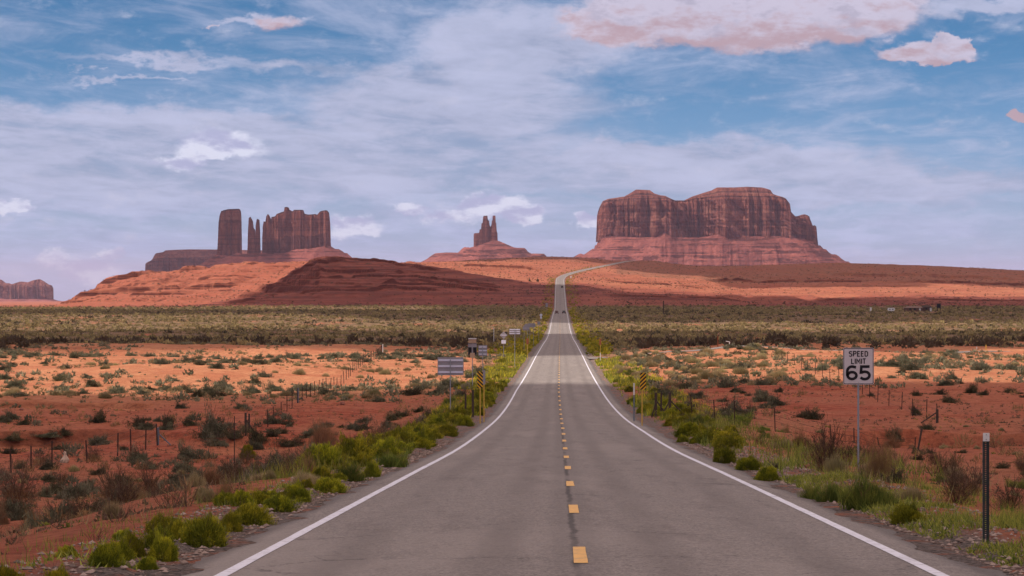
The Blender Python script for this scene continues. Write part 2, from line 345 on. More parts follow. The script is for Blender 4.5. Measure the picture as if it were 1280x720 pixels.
class MB:
    """collects boxes, tubes and prisms into one mesh"""
    def __init__(s): s.v = []; s.f = []
    def add(s, v, f):
        b = len(s.v); s.v += [tuple(map(float, p)) for p in v]; s.f += [tuple(b + i for i in q) for q in f]; return s
    def box(s, x0, x1, y0, y1, z0, z1, bev=0.0):
        if bev <= 0:
            v = [(x, y, z) for z in (z0, z1) for x, y in ((x0, y0), (x1, y0), (x1, y1), (x0, y1))]
            return s.add(v, [(3, 2, 1, 0), (4, 5, 6, 7), (0, 1, 5, 4), (1, 2, 6, 5), (2, 3, 7, 6), (3, 0, 4, 7)])
        b = bev; ring = []
        for z, i in ((z0, b), (z0 + b, 0), (z1 - b, 0), (z1, b)):
            ring += [(x0 + i + b * (i == 0), y0 + i, z), (x1 - i - b * (i == 0), y0 + i, z), (x1 - i, y0 + i + b * (i == 0), z), (x1 - i, y1 - i - b * (i == 0), z),
                     (x1 - i - b * (i == 0), y1 - i, z), (x0 + i + b * (i == 0), y1 - i, z), (x0 + i, y1 - i - b * (i == 0), z), (x0 + i, y0 + i + b * (i == 0), z)]
        f = [tuple(range(7, -1, -1)), tuple(range(24, 32))]
        for k in range(3):
            for j in range(8): f.append((k * 8 + j, k * 8 + (j + 1) % 8, k * 8 + 8 + (j + 1) % 8, k * 8 + 8 + j))
        return s.add(ring, f)
    def tube(s, p, q, r0, r1=None, n=8, cap=True):
        r1 = r0 if r1 is None else r1
        p = Vector(p); q = Vector(q); d = (q - p).normalized()
        a = d.cross(Vector((0, 0, 1)) if abs(d.z) < .9 else Vector((1, 0, 0))).normalized(); b = d.cross(a)
        v = []
        for c, r in ((p, r0), (q, r1)):
            for i in range(n):
                t_ = 2 * math.pi * i / n; v.append(c + a * math.cos(t_) * r + b * math.sin(t_) * r)
        f = [(i, (i + 1) % n, n + (i + 1) % n, n + i) for i in range(n)]
        if cap: f += [tuple(range(n - 1, -1, -1)), tuple(range(n, 2 * n))]
        return s.add(v, f)
    def prism(s, poly, y0, y1):
        """outline in x,z extruded along y"""
        n = len(poly)
        v = [(x, y0, z) for x, z in poly] + [(x, y1, z) for x, z in poly]
        return s.add(v, [tuple(range(n)), tuple(range(2 * n - 1, n - 1, -1))] + [(i, n + i, n + (i + 1) % n, (i + 1) % n) for i in range(n)])
    def build(s, name, mat, parent=None, loc=None, smooth=False):
        me = bpy.data.meshes.new(name); me.from_pydata(s.v, [], s.f); me.update()
        import bmesh
        bm = bmesh.new(); bm.from_mesh(me); bmesh.ops.recalc_face_normals(bm, faces=bm.faces); bm.to_mesh(me); bm.free()
        for p in me.polygons: p.use_smooth = smooth
        return obj(name, me, mat, parent, loc)

# ------------------------------------------------------------------ materials
def mat(name, col=(.5, .5, .5), rough=0.85, metal=0.0, spec=0.2):
    m_ = bpy.data.materials.new(name); m_.use_nodes = True
    b = m_.node_tree.nodes['Principled BSDF']
    b.inputs['Base Color'].default_value = (*col, 1); b.inputs['Roughness'].default_value = rough
    b.inputs['Metallic'].default_value = metal; b.inputs['Specular IOR Level'].default_value = spec
    return m_, NT(m_.node_tree), b
def worn(name, col, rough=.6, metal=0.0, amt=0.25, scale=3.0, dirt=(.22, .10, .06)):
    m_, n, b = mat(name, col, rough, metal)
    tc = n.new('ShaderNodeTexCoord').outputs['Object']
    f = n.noise(tc, scale, 6, .65); f2 = n.noise(tc, scale * 7, 4, .6)
    c = n.mix(n.ss(f, .45, .75, 0, amt), col, dirt); c = n.mix(n.ss(f2, .4, .7, 0, amt * .6), c, tuple(x * .6 for x in col))
    n.put(b.inputs['Base Color'], c); n.put(b.inputs['Roughness'], n.ss(f2, .3, .7, rough * .85, min(1, rough * 1.2)))
    return m_
def bump(n, b, hgt, dist, strength=1.0):
    bn = n.new('ShaderNodeBump'); bn.inputs['Strength'].default_value = strength; bn.inputs['Distance'].default_value = dist
    n.put(bn.inputs['Height'], hgt); n.put(b.inputs['Normal'], bn.outputs[0])

# ground
m_ground, n, b = mat('desert_ground', rough=0.95, spec=0.08)
pos = n.new('ShaderNodeNewGeometry').outputs['Position']
pale = n.attr('pale'); scrub = n.attr('scrub'); grav = n.attr('gravel'); rock = n.attr('rock'); fara = n.attr('far')
N1 = n.noise(pos, 0.09, 6, .6); N2 = n.noise(pos, 0.9, 6, .65); N3 = n.noise(pos, 9.0, 5, .7); NF = n.noise(n.vmul(pos, (1, 1, 2)), 0.02, 6, .6)
red = n.mix(n.ss(N2, .38, .64), (.28, .062, .032), (.45, .125, .065))
red = n.mix(n.ss(N1, .42, .60, 0, .6), red, (.44, .155, .085))
sand = n.mix(n.ss(N2, .35, .65), (.44, .175, .085), (.54, .245, .125))
sand = n.mix(n.ss(N1, .45, .60, 0, .75), sand, (.40, .135, .068))
sand = n.mix(n.ss(n.noise(pos, .25, 6, .7), .50, .62, 0, .6), sand, (.37, .125, .062))
c = n.mix(pale, red, sand)
# litter, dark grains, small dry stubble
c = n.mix(n.ss(N3, .56, .70, 0, .45), c, (.15, .055, .035))
Nm = n.noise(pos, 2.6, 8, .78)
c = n.mix(n.ss(Nm, .50, .62, 0, .68), c, (.16, .058, .036)); c = n.mix(n.ss(Nm, .46, .34, 0, .35), c, (.52, .23, .14))
sc_c = n.mix(n.ss(n.noise(n.vmul(pos, (1, .5, 1)), .25, 6, .75), .36, .64), (.085, .060, .034), (.24, .145, .080))
sc_f = n.m('MULTIPLY', scrub, n.ss(n.noise(n.vmul(pos, (1, .4, 1)), .06, 7, .7), .30, .47))
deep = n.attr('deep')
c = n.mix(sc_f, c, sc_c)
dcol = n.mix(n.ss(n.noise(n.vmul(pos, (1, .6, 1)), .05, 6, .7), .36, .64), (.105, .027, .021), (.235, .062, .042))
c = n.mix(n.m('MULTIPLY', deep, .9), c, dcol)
# far slopes: dotted with shrubs
vz = n.new('ShaderNodeTexVoronoi'); n.put(vz.inputs['Vector'], n.vmul(pos, (1, 1, 1))); vz.inputs['Scale'].default_value = .16
c = n.mix(n.m('MULTIPLY', fara, .50), c, (.27, .085, .056))
dots = n.m('MULTIPLY', n.ss(vz.outputs['Distance'], .36, .20), n.m('MULTIPLY', fara, n.ss(NF, .35, .6, .25, .9)))
c = n.mix(dots, c, (.085, .060, .038))
strat = n.noise(n.vmul(pos, (.006, .004, .62)), 1.0, 5, .7)
c = n.mix(n.m('MULTIPLY', rock, .9), c, n.mix(n.ss(strat, .38, .6), (.060, .018, .015), (.15, .045, .030)))
c = n.mix(n.m('MULTIPLY', fara, n.ss(strat, .49, .55, 0, .70)), c, n.mix(deep, (.26, .085, .05), (.085, .024, .020)))
vg = n.new('ShaderNodeTexVoronoi'); n.put(vg.inputs['Vector'], pos); vg.inputs['Scale'].default_value = 22
gcol = n.mix(n.ss(n.sep(vg.outputs['Color'])[0], .1, .9), (.075, .062, .058), (.28, .22, .19))
c = n.mix(n.m('MULTIPLY', grav, n.ss(n.noise(pos, 1.3, 5, .7), .32, .5)), c, gcol)
n.put(b.inputs['Base Color'], c)
hb = n.m('ADD', n.m('MULTIPLY', N2, 1.0), n.m('ADD', n.m('MULTIPLY', N3, 0.3), n.m('MULTIPLY', n.noise(pos, 2.6, 8, .78), .9))); hb = n.m('ADD', hb, n.m('MULTIPLY', NF, 22))
hb = n.m('ADD', hb, n.m('MULTIPLY', n.m('MULTIPLY', strat, fara), 5))
bump(n, b, hb, 0.28)

# rock of the buttes
def rockmat(name, dark, light, talus=False):
    m_, n, b = mat(name, rough=.95, spec=.05)
    tc = n.new('ShaderNodeNewGeometry').outputs['Position']
    band = n.noise(n.vmul(tc, (.0016, .0016, .075)), 1.0, 6, .65)
    blot = n.noise(tc, .016, 6, .65)
    vert = n.noise(n.vmul(tc, (.085, .085, .010)), 1.0, 7, .7); hh_ = n.attr('h')
    if talus:
        c = n.mix(n.ss(blot, .38, .64), dark, light); c = n.mix(n.m('MULTIPLY', n.ss(n.noise(n.vmul(tc, (.003, .003, .11)), 1.0, 5, .6), .50, .545, 0, .85), n.ss(n.noise(n.vmul(tc, (.02, .02, .05)), 1.0, 4, .7), .40, .52)), c, tuple(x * .34 for x in dark))
        c = n.mix(n.ss(n.noise(tc, .07, 5, .7), .54, .66, 0, .6), c, (.11, .045, .04))
        hb = n.m('ADD', n.m('MULTIPLY', n.noise(tc, .05, 6, .7), 14), n.m('MULTIPLY', band, 10))
    else:
        c = n.mix(n.ss(vert, .36, .64), dark, light); c = n.mix(n.ss(n.noise(n.vmul(tc, (.002, .002, .14)), 1.0, 5, .65), .50, .58, 0, .5), c, tuple(x * .6 for x in dark))
        c = n.mix(n.ss(blot, .52, .66, 0, .55), c, (.38, .165, .115))
        rim = n.ss(n.m('ABSOLUTE', n.m('SUBTRACT', n.m('FRACT', n.m('ADD', n.m('MULTIPLY', hh_, 3.0), .5)), .5)), .13, .05); rim = n.m('MULTIPLY', rim, n.ss(hh_, .9, .97))
        c = n.mix(n.m('MULTIPLY', rim, .75), c, (.07, .026, .024))
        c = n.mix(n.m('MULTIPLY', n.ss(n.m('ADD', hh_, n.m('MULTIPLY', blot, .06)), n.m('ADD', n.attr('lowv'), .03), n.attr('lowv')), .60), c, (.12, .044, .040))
        hb = n.m('ADD', n.m('MULTIPLY', vert, 22), n.m('ADD', n.m('MULTIPLY', band, 8), n.m('MULTIPLY', blot, 12)))
    n.put(b.inputs['Base Color'], c); bump(n, b, hb, 1.0)
    return m_
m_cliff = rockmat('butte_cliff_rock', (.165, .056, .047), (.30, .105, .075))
m_talus = rockmat('butte_talus_rock', (.20, .064, .054), (.34, .112, .088), True)

# asphalt
m_road, n, b = mat('asphalt', rough=.85, spec=.25)
pos = n.new('ShaderNodeNewGeometry').outputs['Position']; lat = n.attr('lat')
vg = n.new('ShaderNodeTexVoronoi'); n.put(vg.inputs['Vector'], pos); vg.inputs['Scale'].default_value = 38
agg = n.sep(vg.outputs['Color'])[1]
fine_n = n.noise(pos, 30, 5, .75); big = n.noise(n.vmul(pos, (1, .25, 1)), .22, 5, .6); mid = n.noise(n.vmul(pos, (1, .12, 1)), 1.6, 6, .65)
c = n.mix(n.ss(agg, .0, 1.0), (.110, .094, .086), (.250, .214, .194))
c = n.mix(n.ss(n.noise(pos, 7, 6, .8), .42, .66, 0, .45), c, (.32, .272, .245))
c = n.mix(n.ss(mid, .5, .72, 0, .35), c, (.085, .066, .060)); c = n.mix(n.ss(big, .5, .66, 0, .55), c, (.26, .222, .20))
al = n.m('ABSOLUTE', lat)
lane = n.m('ABSOLUTE', n.m('SUBTRACT', al, 1.8)); wheel = n.m('ABSOLUTE', n.m('SUBTRACT', lane, .85))
c = n.mix(n.m('MULTIPLY', n.ss(wheel, .45, .05), n.ss(big, .35, .62, .12, .42)), c, (.115, .095, .085))
cr = n.m('ABSOLUTE', n.m('SUBTRACT', n.m('ADD', lat, n.m('MULTIPLY', n.m('SUBTRACT', n.noise(pos, .8, 5, .7), .5), .16)), -.05))
c = n.mix(n.m('MULTIPLY', n.ss(cr, .070, .015, 0, .75), n.ss(n.noise(pos, .35, 3, .5), .38, .55, .25, 1)), c, (.035, .029, .027))
c = n.mix(n.ss(cr, .45, .15, 0, .22), c, (.08, .066, .06))
ve = n.new('ShaderNodeTexVoronoi'); ve.feature = 'DISTANCE_TO_EDGE'; ve.inputs['Scale'].default_value = .16
wv = n.new('ShaderNodeVectorMath'); wv.operation = 'ADD'; n.put(wv.inputs[0], pos); n.put(wv.inputs[1], n.xyz(n.m('MULTIPLY', n.noise(pos, .7, 5, .7), 2.2), n.m('MULTIPLY', n.noise(pos, .9, 5, .7), 2.2), 0.0))
n.put(ve.inputs['Vector'], wv.outputs[0])
c = n.mix(n.m('MULTIPLY', n.ss(ve.outputs['Distance'], .006, .002), n.ss(mid, .42, .58, 0, .6)), c, (.05, .042, .04))
# crumbling, darker edge
c = n.mix(n.ss(al, 4.05, 4.35, 0, .6), c, (.07, .058, .055))
n.put(b.inputs['Base Color'], c); bump(n, b, n.m('ADD', fine_n, agg), .006)

def paint(name, col, wear=.3):
    m_, n, b = mat(name, col, .6, spec=.3)
    pos = n.new('ShaderNodeNewGeometry').outputs['Position']
    f = n.noise(pos, 9, 6, .7)
    n.put(b.inputs['Base Color'], n.mix(n.m('MAXIMUM', n.ss(f, .50, .66, 0, wear), n.ss(n.noise(pos, 1.1, 6, .75), .54, .66, 0, wear * .8)), col, (.16, .135, .12)))
    return m_
m_white = paint('white_road_paint', (.64, .63, .69), .55)
m_yellow = paint('yellow_road_paint', (.70, .39, .10), .5)

def leafmat(name, c0, c1, tip=None, rnd=.25):
    m_, n, b = mat(name, c0, .8, spec=.12)
    tint = n.attr('tint'); oi = n.new('ShaderNodeObjectInfo').outputs['Random']
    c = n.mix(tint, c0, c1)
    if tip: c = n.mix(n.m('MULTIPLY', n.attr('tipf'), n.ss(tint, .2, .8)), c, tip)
    hs = n.new('ShaderNodeHueSaturation'); n.put(hs.inputs['Color'], c)
    n.put(hs.inputs['Value'], n.ss(oi, 0, 1, 1 - rnd, 1 + rnd)); n.put(hs.inputs['Hue'], n.ss(n.m('FRACT', n.m('MULTIPLY', oi, 7.3)), 0, 1, .488, .512))
    n.put(b.inputs['Base Color'], hs.outputs[0])
    tr = n.new('ShaderNodeBsdfTranslucent'); n.put(tr.inputs['Color'], hs.outputs[0])
    mx = n.new('ShaderNodeMixShader'); mx.inputs[0].default_value = .28
    n.l.new(b.outputs[0], mx.inputs[1]); n.l.new(tr.outputs[0], mx.inputs[2])
    n.l.new(mx.outputs[0], n.n['Material Output'].inputs[0])
    return m_
m_rabbit = leafmat('rabbitbrush_leaves', (.10, .115, .012), (.37, .36, .024), (.66, .52, .03))
m_green = leafmat('green_weed_leaves', (.085, .12, .025), (.28, .31, .055), (.42, .38, .07))
m_sage = leafmat('sagebrush_leaves', (.085, .085, .050), (.20, .185, .115), (.27, .22, .14))
m_pale = leafmat('pale_dry_grass', (.20, .165, .075), (.40, .31, .15), (.44, .34, .18))
m_dry = leafmat('dry_twigs', (.075, .045, .030), (.20, .125, .080))
m_tan = leafmat('tan_dry_stems', (.20, .11, .055), (.36, .21, .10))
m_scrubfar = leafmat('far_scrub_leaves', (.13, .096, .050), (.34, .255, .12), (.42, .31, .13), rnd=0)
m_dark = leafmat('dark_brush_leaves', (.060, .055, .030), (.155, .130, .070), (.20, .16, .08))
m_brush = leafmat('plain_brush_leaves', (.058, .044, .027), (.125, .092, .052), rnd=0)
m_ftip = None

# ------------------------------------------------------------------ ground sheet
rows_ = np.concatenate([np.arange(-260, 0, 20), np.arange(0, 24, 2), np.arange(24, 100, .26), np.arange(100, 250, .5), np.arange(250, 520, 1.6), np.arange(520, 1800, 7.),
                        np.arange(1800, 1960, 5.), np.arange(1960, 3080, 1.9), np.arange(3080, 3800, 6.), np.arange(3800, 6000, 70.), np.arange(6000, 16000, 400.), np.geomspace(16000, 69000, 14)])
ud = np.linspace(-.215, .215, 520)
uo = .215 + (np.linspace(0, 1, 60)[1:] ** 2) * 1.3
us = np.concatenate([-uo[::-1], ud, uo])
GY = np.repeat(rows_[:, None], len(us), 1)
GX = us[None, :] * (np.maximum(GY, 0) + 110)
GZ = H(GX, GY)
def ground_attrs(X, Y, Z):
    o = X - road_x(Y); ao = np.abs(o); px = 640 + X / np.maximum(Y, 25) * F
    nn = fbm(X / 40, Y / 60, 3); nf = fbm(X / 160 + 5, Y / 220, 3)
    pale = sstep(Y + 26 * nn + np.where(o < 0, 0, -12), 205, 250) * sstep(Y + 40 * nn, 560, 470)
    pale = np.maximum(pale, .42 * sstep(fbm(X / 9, Y / 14, 4), -.05, .22) * sstep(Y, 215, 190)); pale = np.maximum(pale, .30 * sstep(nn, -.1, .25) * sstep(Y, 520, 60)); pale = np.maximum(pale, .5 * (o > 0) * sstep(Y, 60, 75) * sstep(Y, 128, 105))
    pale = np.maximum(pale, .35 * sstep(nf, -.2, .3) * sstep(Y, 520, 700) * sstep(Y, 1900, 1750))
    pale = np.maximum(pale, sstep(nf, .3, .5) * .6 * sstep(Y, 1000, 1400))
    scrub = sstep(Y, 470, 560) * sstep(Y, 1960, 1800)
    scrub = np.maximum(scrub, .25 * sstep(Y, 230, 100) * sstep(fbm(X / 5, Y / 9, 3), -.1, .3))
    # hills
    pb = np.interp(Y, [1850, 2060, 2240, 2400, 2470], [100, 265, 322, 348, 372]) + 26 * fbm(X / 50, Y / 50, 4)
    mesa = (px < 395) & (Y > 2780); back = (px >= 395) & (Y > 2520) & (Y < 3330)
    ph = np.where(mesa, .35, np.where(back, .8, 0.0))
    ph = np.where((px < pb) & (Y > 1960) & (Y < 2780), .05, ph)
    ph = np.where(px < 75 + 0 * Y, np.where(Y > 1900, .5, ph), ph)
    w = sstep(Y, 1820, 1950)
    pale = pale * (1 - w) + np.clip(ph + .5 * nf, 0, 1) * w * sstep(nn, -.9, .1)
    far = sstep(Y, 1850, 2100)
    darktop = (px > 560) & (Y > 3330)
    scrub = np.maximum(scrub, np.where(darktop, .85, 0)); scrub = np.maximum(scrub, np.where((px > 770) & (Y > 2980), .75, 0))
    gz = np.gradient(Z, axis=0) / np.maximum(np.gradient(Y, axis=0), .01)
    rock = sstep(gz, .20, .55) * np.where(Y > 1800, 1, .5) * sstep(ao, 12, 30)
    grav = sstep(ao + .5 * fbm(X / .8, Y / 2.2, 3), 6.0, 5.0) * sstep(Y, 1500, 700)
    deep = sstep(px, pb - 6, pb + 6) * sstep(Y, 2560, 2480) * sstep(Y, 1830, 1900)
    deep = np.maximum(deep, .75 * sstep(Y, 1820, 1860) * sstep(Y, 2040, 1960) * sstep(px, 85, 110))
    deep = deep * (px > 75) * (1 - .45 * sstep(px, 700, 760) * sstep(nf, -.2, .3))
    return dict(deep=deep, pale=pale, scrub=np.maximum(scrub * sstep(ao, 6, 12), sstep(Y, 300, 480) * sstep(ao, 14, 9) * .9), gravel=grav, rock=rock, far=far)
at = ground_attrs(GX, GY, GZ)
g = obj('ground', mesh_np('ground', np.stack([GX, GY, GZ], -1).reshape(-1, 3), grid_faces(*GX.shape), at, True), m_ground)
tag(g, 'red and orange desert ground with sparse scrub', kind='structure')

# ------------------------------------------------------------------ road with its markings
ry = np.concatenate([np.arange(-250, 0, 10), np.arange(0, 24, 2), rows_[(rows_ >= 24) & (rows_ < 3790)]])
def strip(o0, o1, zoff, y0=-250, y1=3790, nc=2, edge=0.0, seed=0):
    yy = ry[(ry >= y0) & (ry <= y1)]
    yy = np.unique(np.concatenate([[y0], yy, [y1]])) if y1 < 3790 else yy
    cs = np.linspace(o0, o1, nc)
    rx = road_x(yy); sl = np.gradient(rx, yy); nx = 1 / np.sqrt(1 + sl**2); ny = -sl * nx
    OO = np.repeat(cs[None, :], len(yy), 0)
    if edge:
        OO[:, 0] += edge * fbm(yy / 1.4 + seed, yy * 0 + 1.3, 3); OO[:, -1] += edge * fbm(yy / 1.4 + 50 + seed, yy * 0 + 7.7, 3)
    X = rx[:, None] + OO * nx[:, None]; Y = yy[:, None] + OO * ny[:, None]
    Z = np.repeat((road_z(yy) + CZ)[:, None], nc, 1) + zoff - 0.012 * np.abs(OO)
    if nc > 3: Z[:, 0] -= 0.10; Z[:, -1] -= 0.10
    return np.stack([X, Y, Z], -1).reshape(-1, 3), grid_faces(len(yy), nc), OO.ravel()
v, f, lt = strip(-4.45, 4.55, 0.03, nc=13, edge=.55)
road = obj('road', mesh_np('road', v, f, {'lat': lt}, True), m_road); tag(road, 'straight two lane asphalt road running down to the buttes', kind='structure')
for s_ in (-3.72, 3.58):
    v, f, lt = strip(s_, s_ + .14, 0.036, edge=.012, seed=s_ * 9)
    obj('edge_line', mesh_np('edge_line', v, f), m_white, road)
for k in range(100):
    y0 = 28.7 - 12.19 * 2 + k * 12.19
    v, f, lt = strip(-.075, .075, 0.037, y0=y0, y1=y0 + 3.05, edge=.012, seed=k)
    obj('centre_dash', mesh_np('centre_dash', v, f), m_yellow, road)
# side track leaving to the right
sx = np.linspace(4.2, 75, 60)
Vv = []
for a in sx:
    yc = 404 + .12 * a + 1.4 * math.sin(a / 14)
    wd = 3.6 + 5 * math.exp(-(a - 4.2) / 5)
    for w_ in np.linspace(-wd, wd, 5):
        X = float(road_x(yc)) + a; yy = yc + w_
        fl = min(1, max(0, (a - 4.0) / 8))
        Vv.append((X, yy, float(H(X, yc)) * fl + (float(road_z(yy)) + CZ) * (1 - fl) + .02))
Vv = np.array(Vv)
Vv[:, 2] = np.maximum(Vv[:, 2], H(Vv[:, 0], Vv[:, 1]) + .05)
st = obj('side_road', mesh_np('side_road', Vv, grid_faces(60, 5), {'lat': np.full(len(Vv), 1.0)}, True), m_road); tag(st, 'narrow side road leaving to the right', kind='structure')

# ------------------------------------------------------------------ buttes
def lerp_tab(tab): 
    xs = np.array([p[0] for p in tab], float); ys = np.array([p[1] for p in tab], float)
    return lambda x: np.interp(x, xs, ys)
def toworld(px, py, dep, D):
    s = D / F
    return np.stack([(px - 640) * s, D + dep * s, CZ + (HY - py) * s], -1)
def outline(c, a, bq, N, p=.55):
    th = np.linspace(0, 2 * np.pi, 6000, endpoint=False)
    x = a * np.sign(np.cos(th)) * np.abs(np.cos(th))**p; y = bq * np.sign(np.sin(th)) * np.abs(np.sin(th))**p
    s = np.concatenate([[0], np.cumsum(np.hypot(np.diff(x), np.diff(y)))]); tot = s[-1]
    si = np.linspace(0, tot, N, endpoint=False); x = np.interp(si, s, x); y = np.interp(si, s, y)
    tx = np.roll(x, -3) - np.roll(x, 3); ty = np.roll(y, -3) - np.roll(y, 3); L = np.hypot(tx, ty) + 1e-9
    return x + c, y, ty / L, -tx / L, si / tot, tot
def pn(s, tot, wl, z, sd):     # periodic noise round an outline
    k = max(2, round(tot / wl)); ph = s * 2 * np.pi; r = k / (2 * np.pi)
    return fbm(np.cos(ph) * r + sd * 17.1 + z, np.sin(ph) * r + sd * 5.3 + z * .37, 3)
LOWV = {}
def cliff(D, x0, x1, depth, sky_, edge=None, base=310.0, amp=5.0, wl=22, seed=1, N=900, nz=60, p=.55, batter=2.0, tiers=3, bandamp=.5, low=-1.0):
    S = lerp_tab(sky_); E = lerp_tab(edge) if edge else S
    B = base if callable(base) else (lambda x: np.full_like(x, base))
    x, y, nx, ny, s, tot = outline((x0 + x1) / 2, (x1 - x0) / 2, depth, N, p)
    f1 = pn(s, tot, wl, 0, seed); f2 = np.abs(pn(s, tot, wl * .42, 0, seed + 3)); f3 = pn(s, tot, wl * .16, 0, seed + 6)
    f0 = pn(s, tot, wl * 2.3, 0, seed + 12)
    fl0 = amp * (1.0 * f0 + .8 * f1 - (.9 + 1.3 * f0) * f2 - .55 * np.abs(f3))
    fl0 = fl0 - fl0.max() * .35
    side = np.clip(np.abs(ny) * 1.3, .25, 1)      # less fluting on the silhouette ends
    P_ = []
    for v in np.linspace(0, 1, nz):
        k = pn(s, tot, wl * .8, v * 2.6, seed + 9) * amp * .62 + pn(s, tot, wl * .3, v * 5, seed + 19) * amp * .16 + bandamp * vnoise(np.full(N, v * 26.0), np.full(N, seed * 3.3)) * 2
        off = (fl0 + k) * side + batter * (1 - v)**1.5
        rnd = -1.2 * max(0, v - .94) / .06
        X = x + nx * (off + rnd); Y = y + ny * (off + rnd)
        e = E(np.clip(X, x0 - 2, x1 + 2)); bb = B(X) + 3
        P_.append((X, bb + (e - bb) * v, Y))
    X1, e1, Y1 = P_[-1]
    for q in np.linspace(1, 0, 22)[1:]:
        s_ = S(np.clip(X1, x0 - 2, x1 + 2)); u = 1 - q
        stp = (np.floor(u * 1.5 * tiers) + sstep((u * 1.5 * tiers) % 1, .35, .75)) / tiers
        stp = np.clip(stp, 0, 1)
        P_.append((X1, e1 + (s_ - e1) * stp, Y1 * q))
    W_ = np.stack([toworld(a, b_, c_, D) for a, b_, c_ in P_])
    hv = np.concatenate([np.linspace(0, 1, nz), 1 + np.linspace(0, 1, 22)[1:]])
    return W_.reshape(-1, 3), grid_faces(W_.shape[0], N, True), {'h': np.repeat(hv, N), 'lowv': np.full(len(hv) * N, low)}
def talus(D, x0, x1, depth, top, prof_l, prof_r, bot, tf=60, seed=1, N=900, nr=70, gully=3.0, ledges=(), p=.7, cap=True):
    """skirt: prof_l / prof_r give silhouette as (distance px, y) on the left and right ends"""
    T = top if callable(top) else (lambda x: np.full_like(x, top))
    x, y, nx, ny, s, tot = outline((x0 + x1) / 2, (x1 - x0) / 2, depth, N, p)
    L = lerp_tab(prof_l); Rr = lerp_tab(prof_r); wl_ = prof_l[-1][0]; wr_ = prof_r[-1][0]
    lw = np.clip((1 - (x - x0) / (x1 - x0)), 0, 1)
    lw = sstep(lw, 0, 1)
    g1 = pn(s, tot, 34, 0, seed); g2 = pn(s, tot, 11, 0, seed + 2)
    P_ = []
    if cap: P_.append((x * .2 + (x0 + x1) / 2 * .8, T(x) - 0, y * .2))
    for r in np.linspace(0, 1, nr):
        ends = np.abs(nx)
        d_end = lw * wl_ + (1 - lw) * wr_
        d_ = r * (d_end * ends**2 + tf * (1 - ends**2))
        yl = L(r * wl_); yr = Rr(r * wr_)
        y_end = lw * yl + (1 - lw) * yr
        y0_ = lw * prof_l[0][1] + (1 - lw) * prof_r[0][1]
        t0 = T(x)
        fr = (y_end - y0_) / (bot - y0_)
        yf = t0 + (bot - t0) * (1 - (1 - r)**1.35)
        py = (t0 + (bot - t0) * fr) * ends**1.5 + yf * (1 - ends**1.5)
        for ly, lh in ledges:                      # small cliffs: (photo row, height)
            ly2 = ly + .9 * g2
            py = py + (lh * sstep(py, ly2 - .7, ly2) * sstep(py, ly2 + 5, ly2) * -1.5) * (.75 + 1.3 * g1).clip(0, 1.4) 
        gl = gully * np.sin(np.pi * min(1, r * 1.15)) * (g1 + .5 * g2 - .2 * pn(s, tot, 5, r * 2, seed + 4))
        X = x + nx * (d_ + gl * (1 - ends)); Y = y + ny * (d_ + gl)
        P_.append((X, py - gl * .35 * (1 - ends), Y))
    W_ = np.stack([toworld(a, b_, c_, D) for a, b_, c_ in P_])
    return W_.reshape(-1, 3), grid_faces(W_.shape[0], N, True), None
def butte(name, label, parts, D, cx):
    r = empty(name, (0, 0, 0), 0, label, 'butte'); r['kind'] = 'structure'
    c0 = toworld(np.array(cx), np.array(370.), np.array(0.), D); r.location = tuple(c0)
    for nm, (v, f, at_), mt in parts:
        v = v - c0
        obj(nm, mesh_np(nm, v, f, at_, False), mt, r)
    return r
# the great mesa right of the road
SKY1 = [(742, 300), (745.6, 296), (747, 267), (750, 258), (753.5, 251.5), (759.5, 249), (780, 246), (787, 242), (794, 237.6), (811, 238), (817, 242.6), (824, 244.5), (830.7, 245.5), (841, 251), (854, 251), (864.5, 246),
        (880, 241), (890, 238), (895, 235), (915, 235), (933, 234), (950, 234.8), (955, 236), (961, 238), (964, 242.6), (970, 245), (977, 247), (982, 255), (984, 265), (991, 271), (997.6, 270), (1001, 269), (1004, 268), (1008, 270), (1011.5, 279), (1014, 284), (1015.5, 283), (1018, 281.5), (1019.6, 290), (1020, 303), (1024, 306)]
E1 = [(742, 300), (745.6, 296), (747, 267), (750, 259), (753.5, 253), (760, 251), (790, 249), (830, 248.5), (841, 252), (854, 252), (866, 249), (900, 246), (960, 246.5), (972, 248), (977, 249.5), (982, 256), (984, 266), (991, 272), (997.6, 271), (1004, 269), (1008, 271), (1011.5, 280), (1014, 285), (1018, 283), (1020, 303), (1024, 306)]
base1 = lambda x: np.interp(x, [740, 760, 800, 815, 828, 842, 870, 893, 905, 950, 985, 1025], [300, 298, 300, 299, 293, 300, 300, 296, 300, 298, 299, 306]) 
mesa = butte('butte', 'broad flat topped red sandstone mesa right of the road', [
    ('cliff', cliff(9000, 746, 1020, 58, SKY1, E1, base=base1, amp=17, wl=34, seed=4, N=2400, nz=80, p=.5, batter=3, tiers=3, bandamp=.8), m_cliff),
    ('talus_slope', talus(9000, 750, 1014, 58, lambda x: base1(x) - 2, [(0, 298), (8, 315), (20, 319), (44, 327), (70, 340), (90, 350)], [(0, 300), (9, 307), (20, 315), (32, 320), (46, 329), (70, 342), (90, 350)], 362, tf=95, seed=2, N=1800, nr=110, gully=10, ledges=((309, 1.6), (314, 1.8), (320, 1.4), (329, 1.6)), p=.5), m_talus)], 9000, 883)
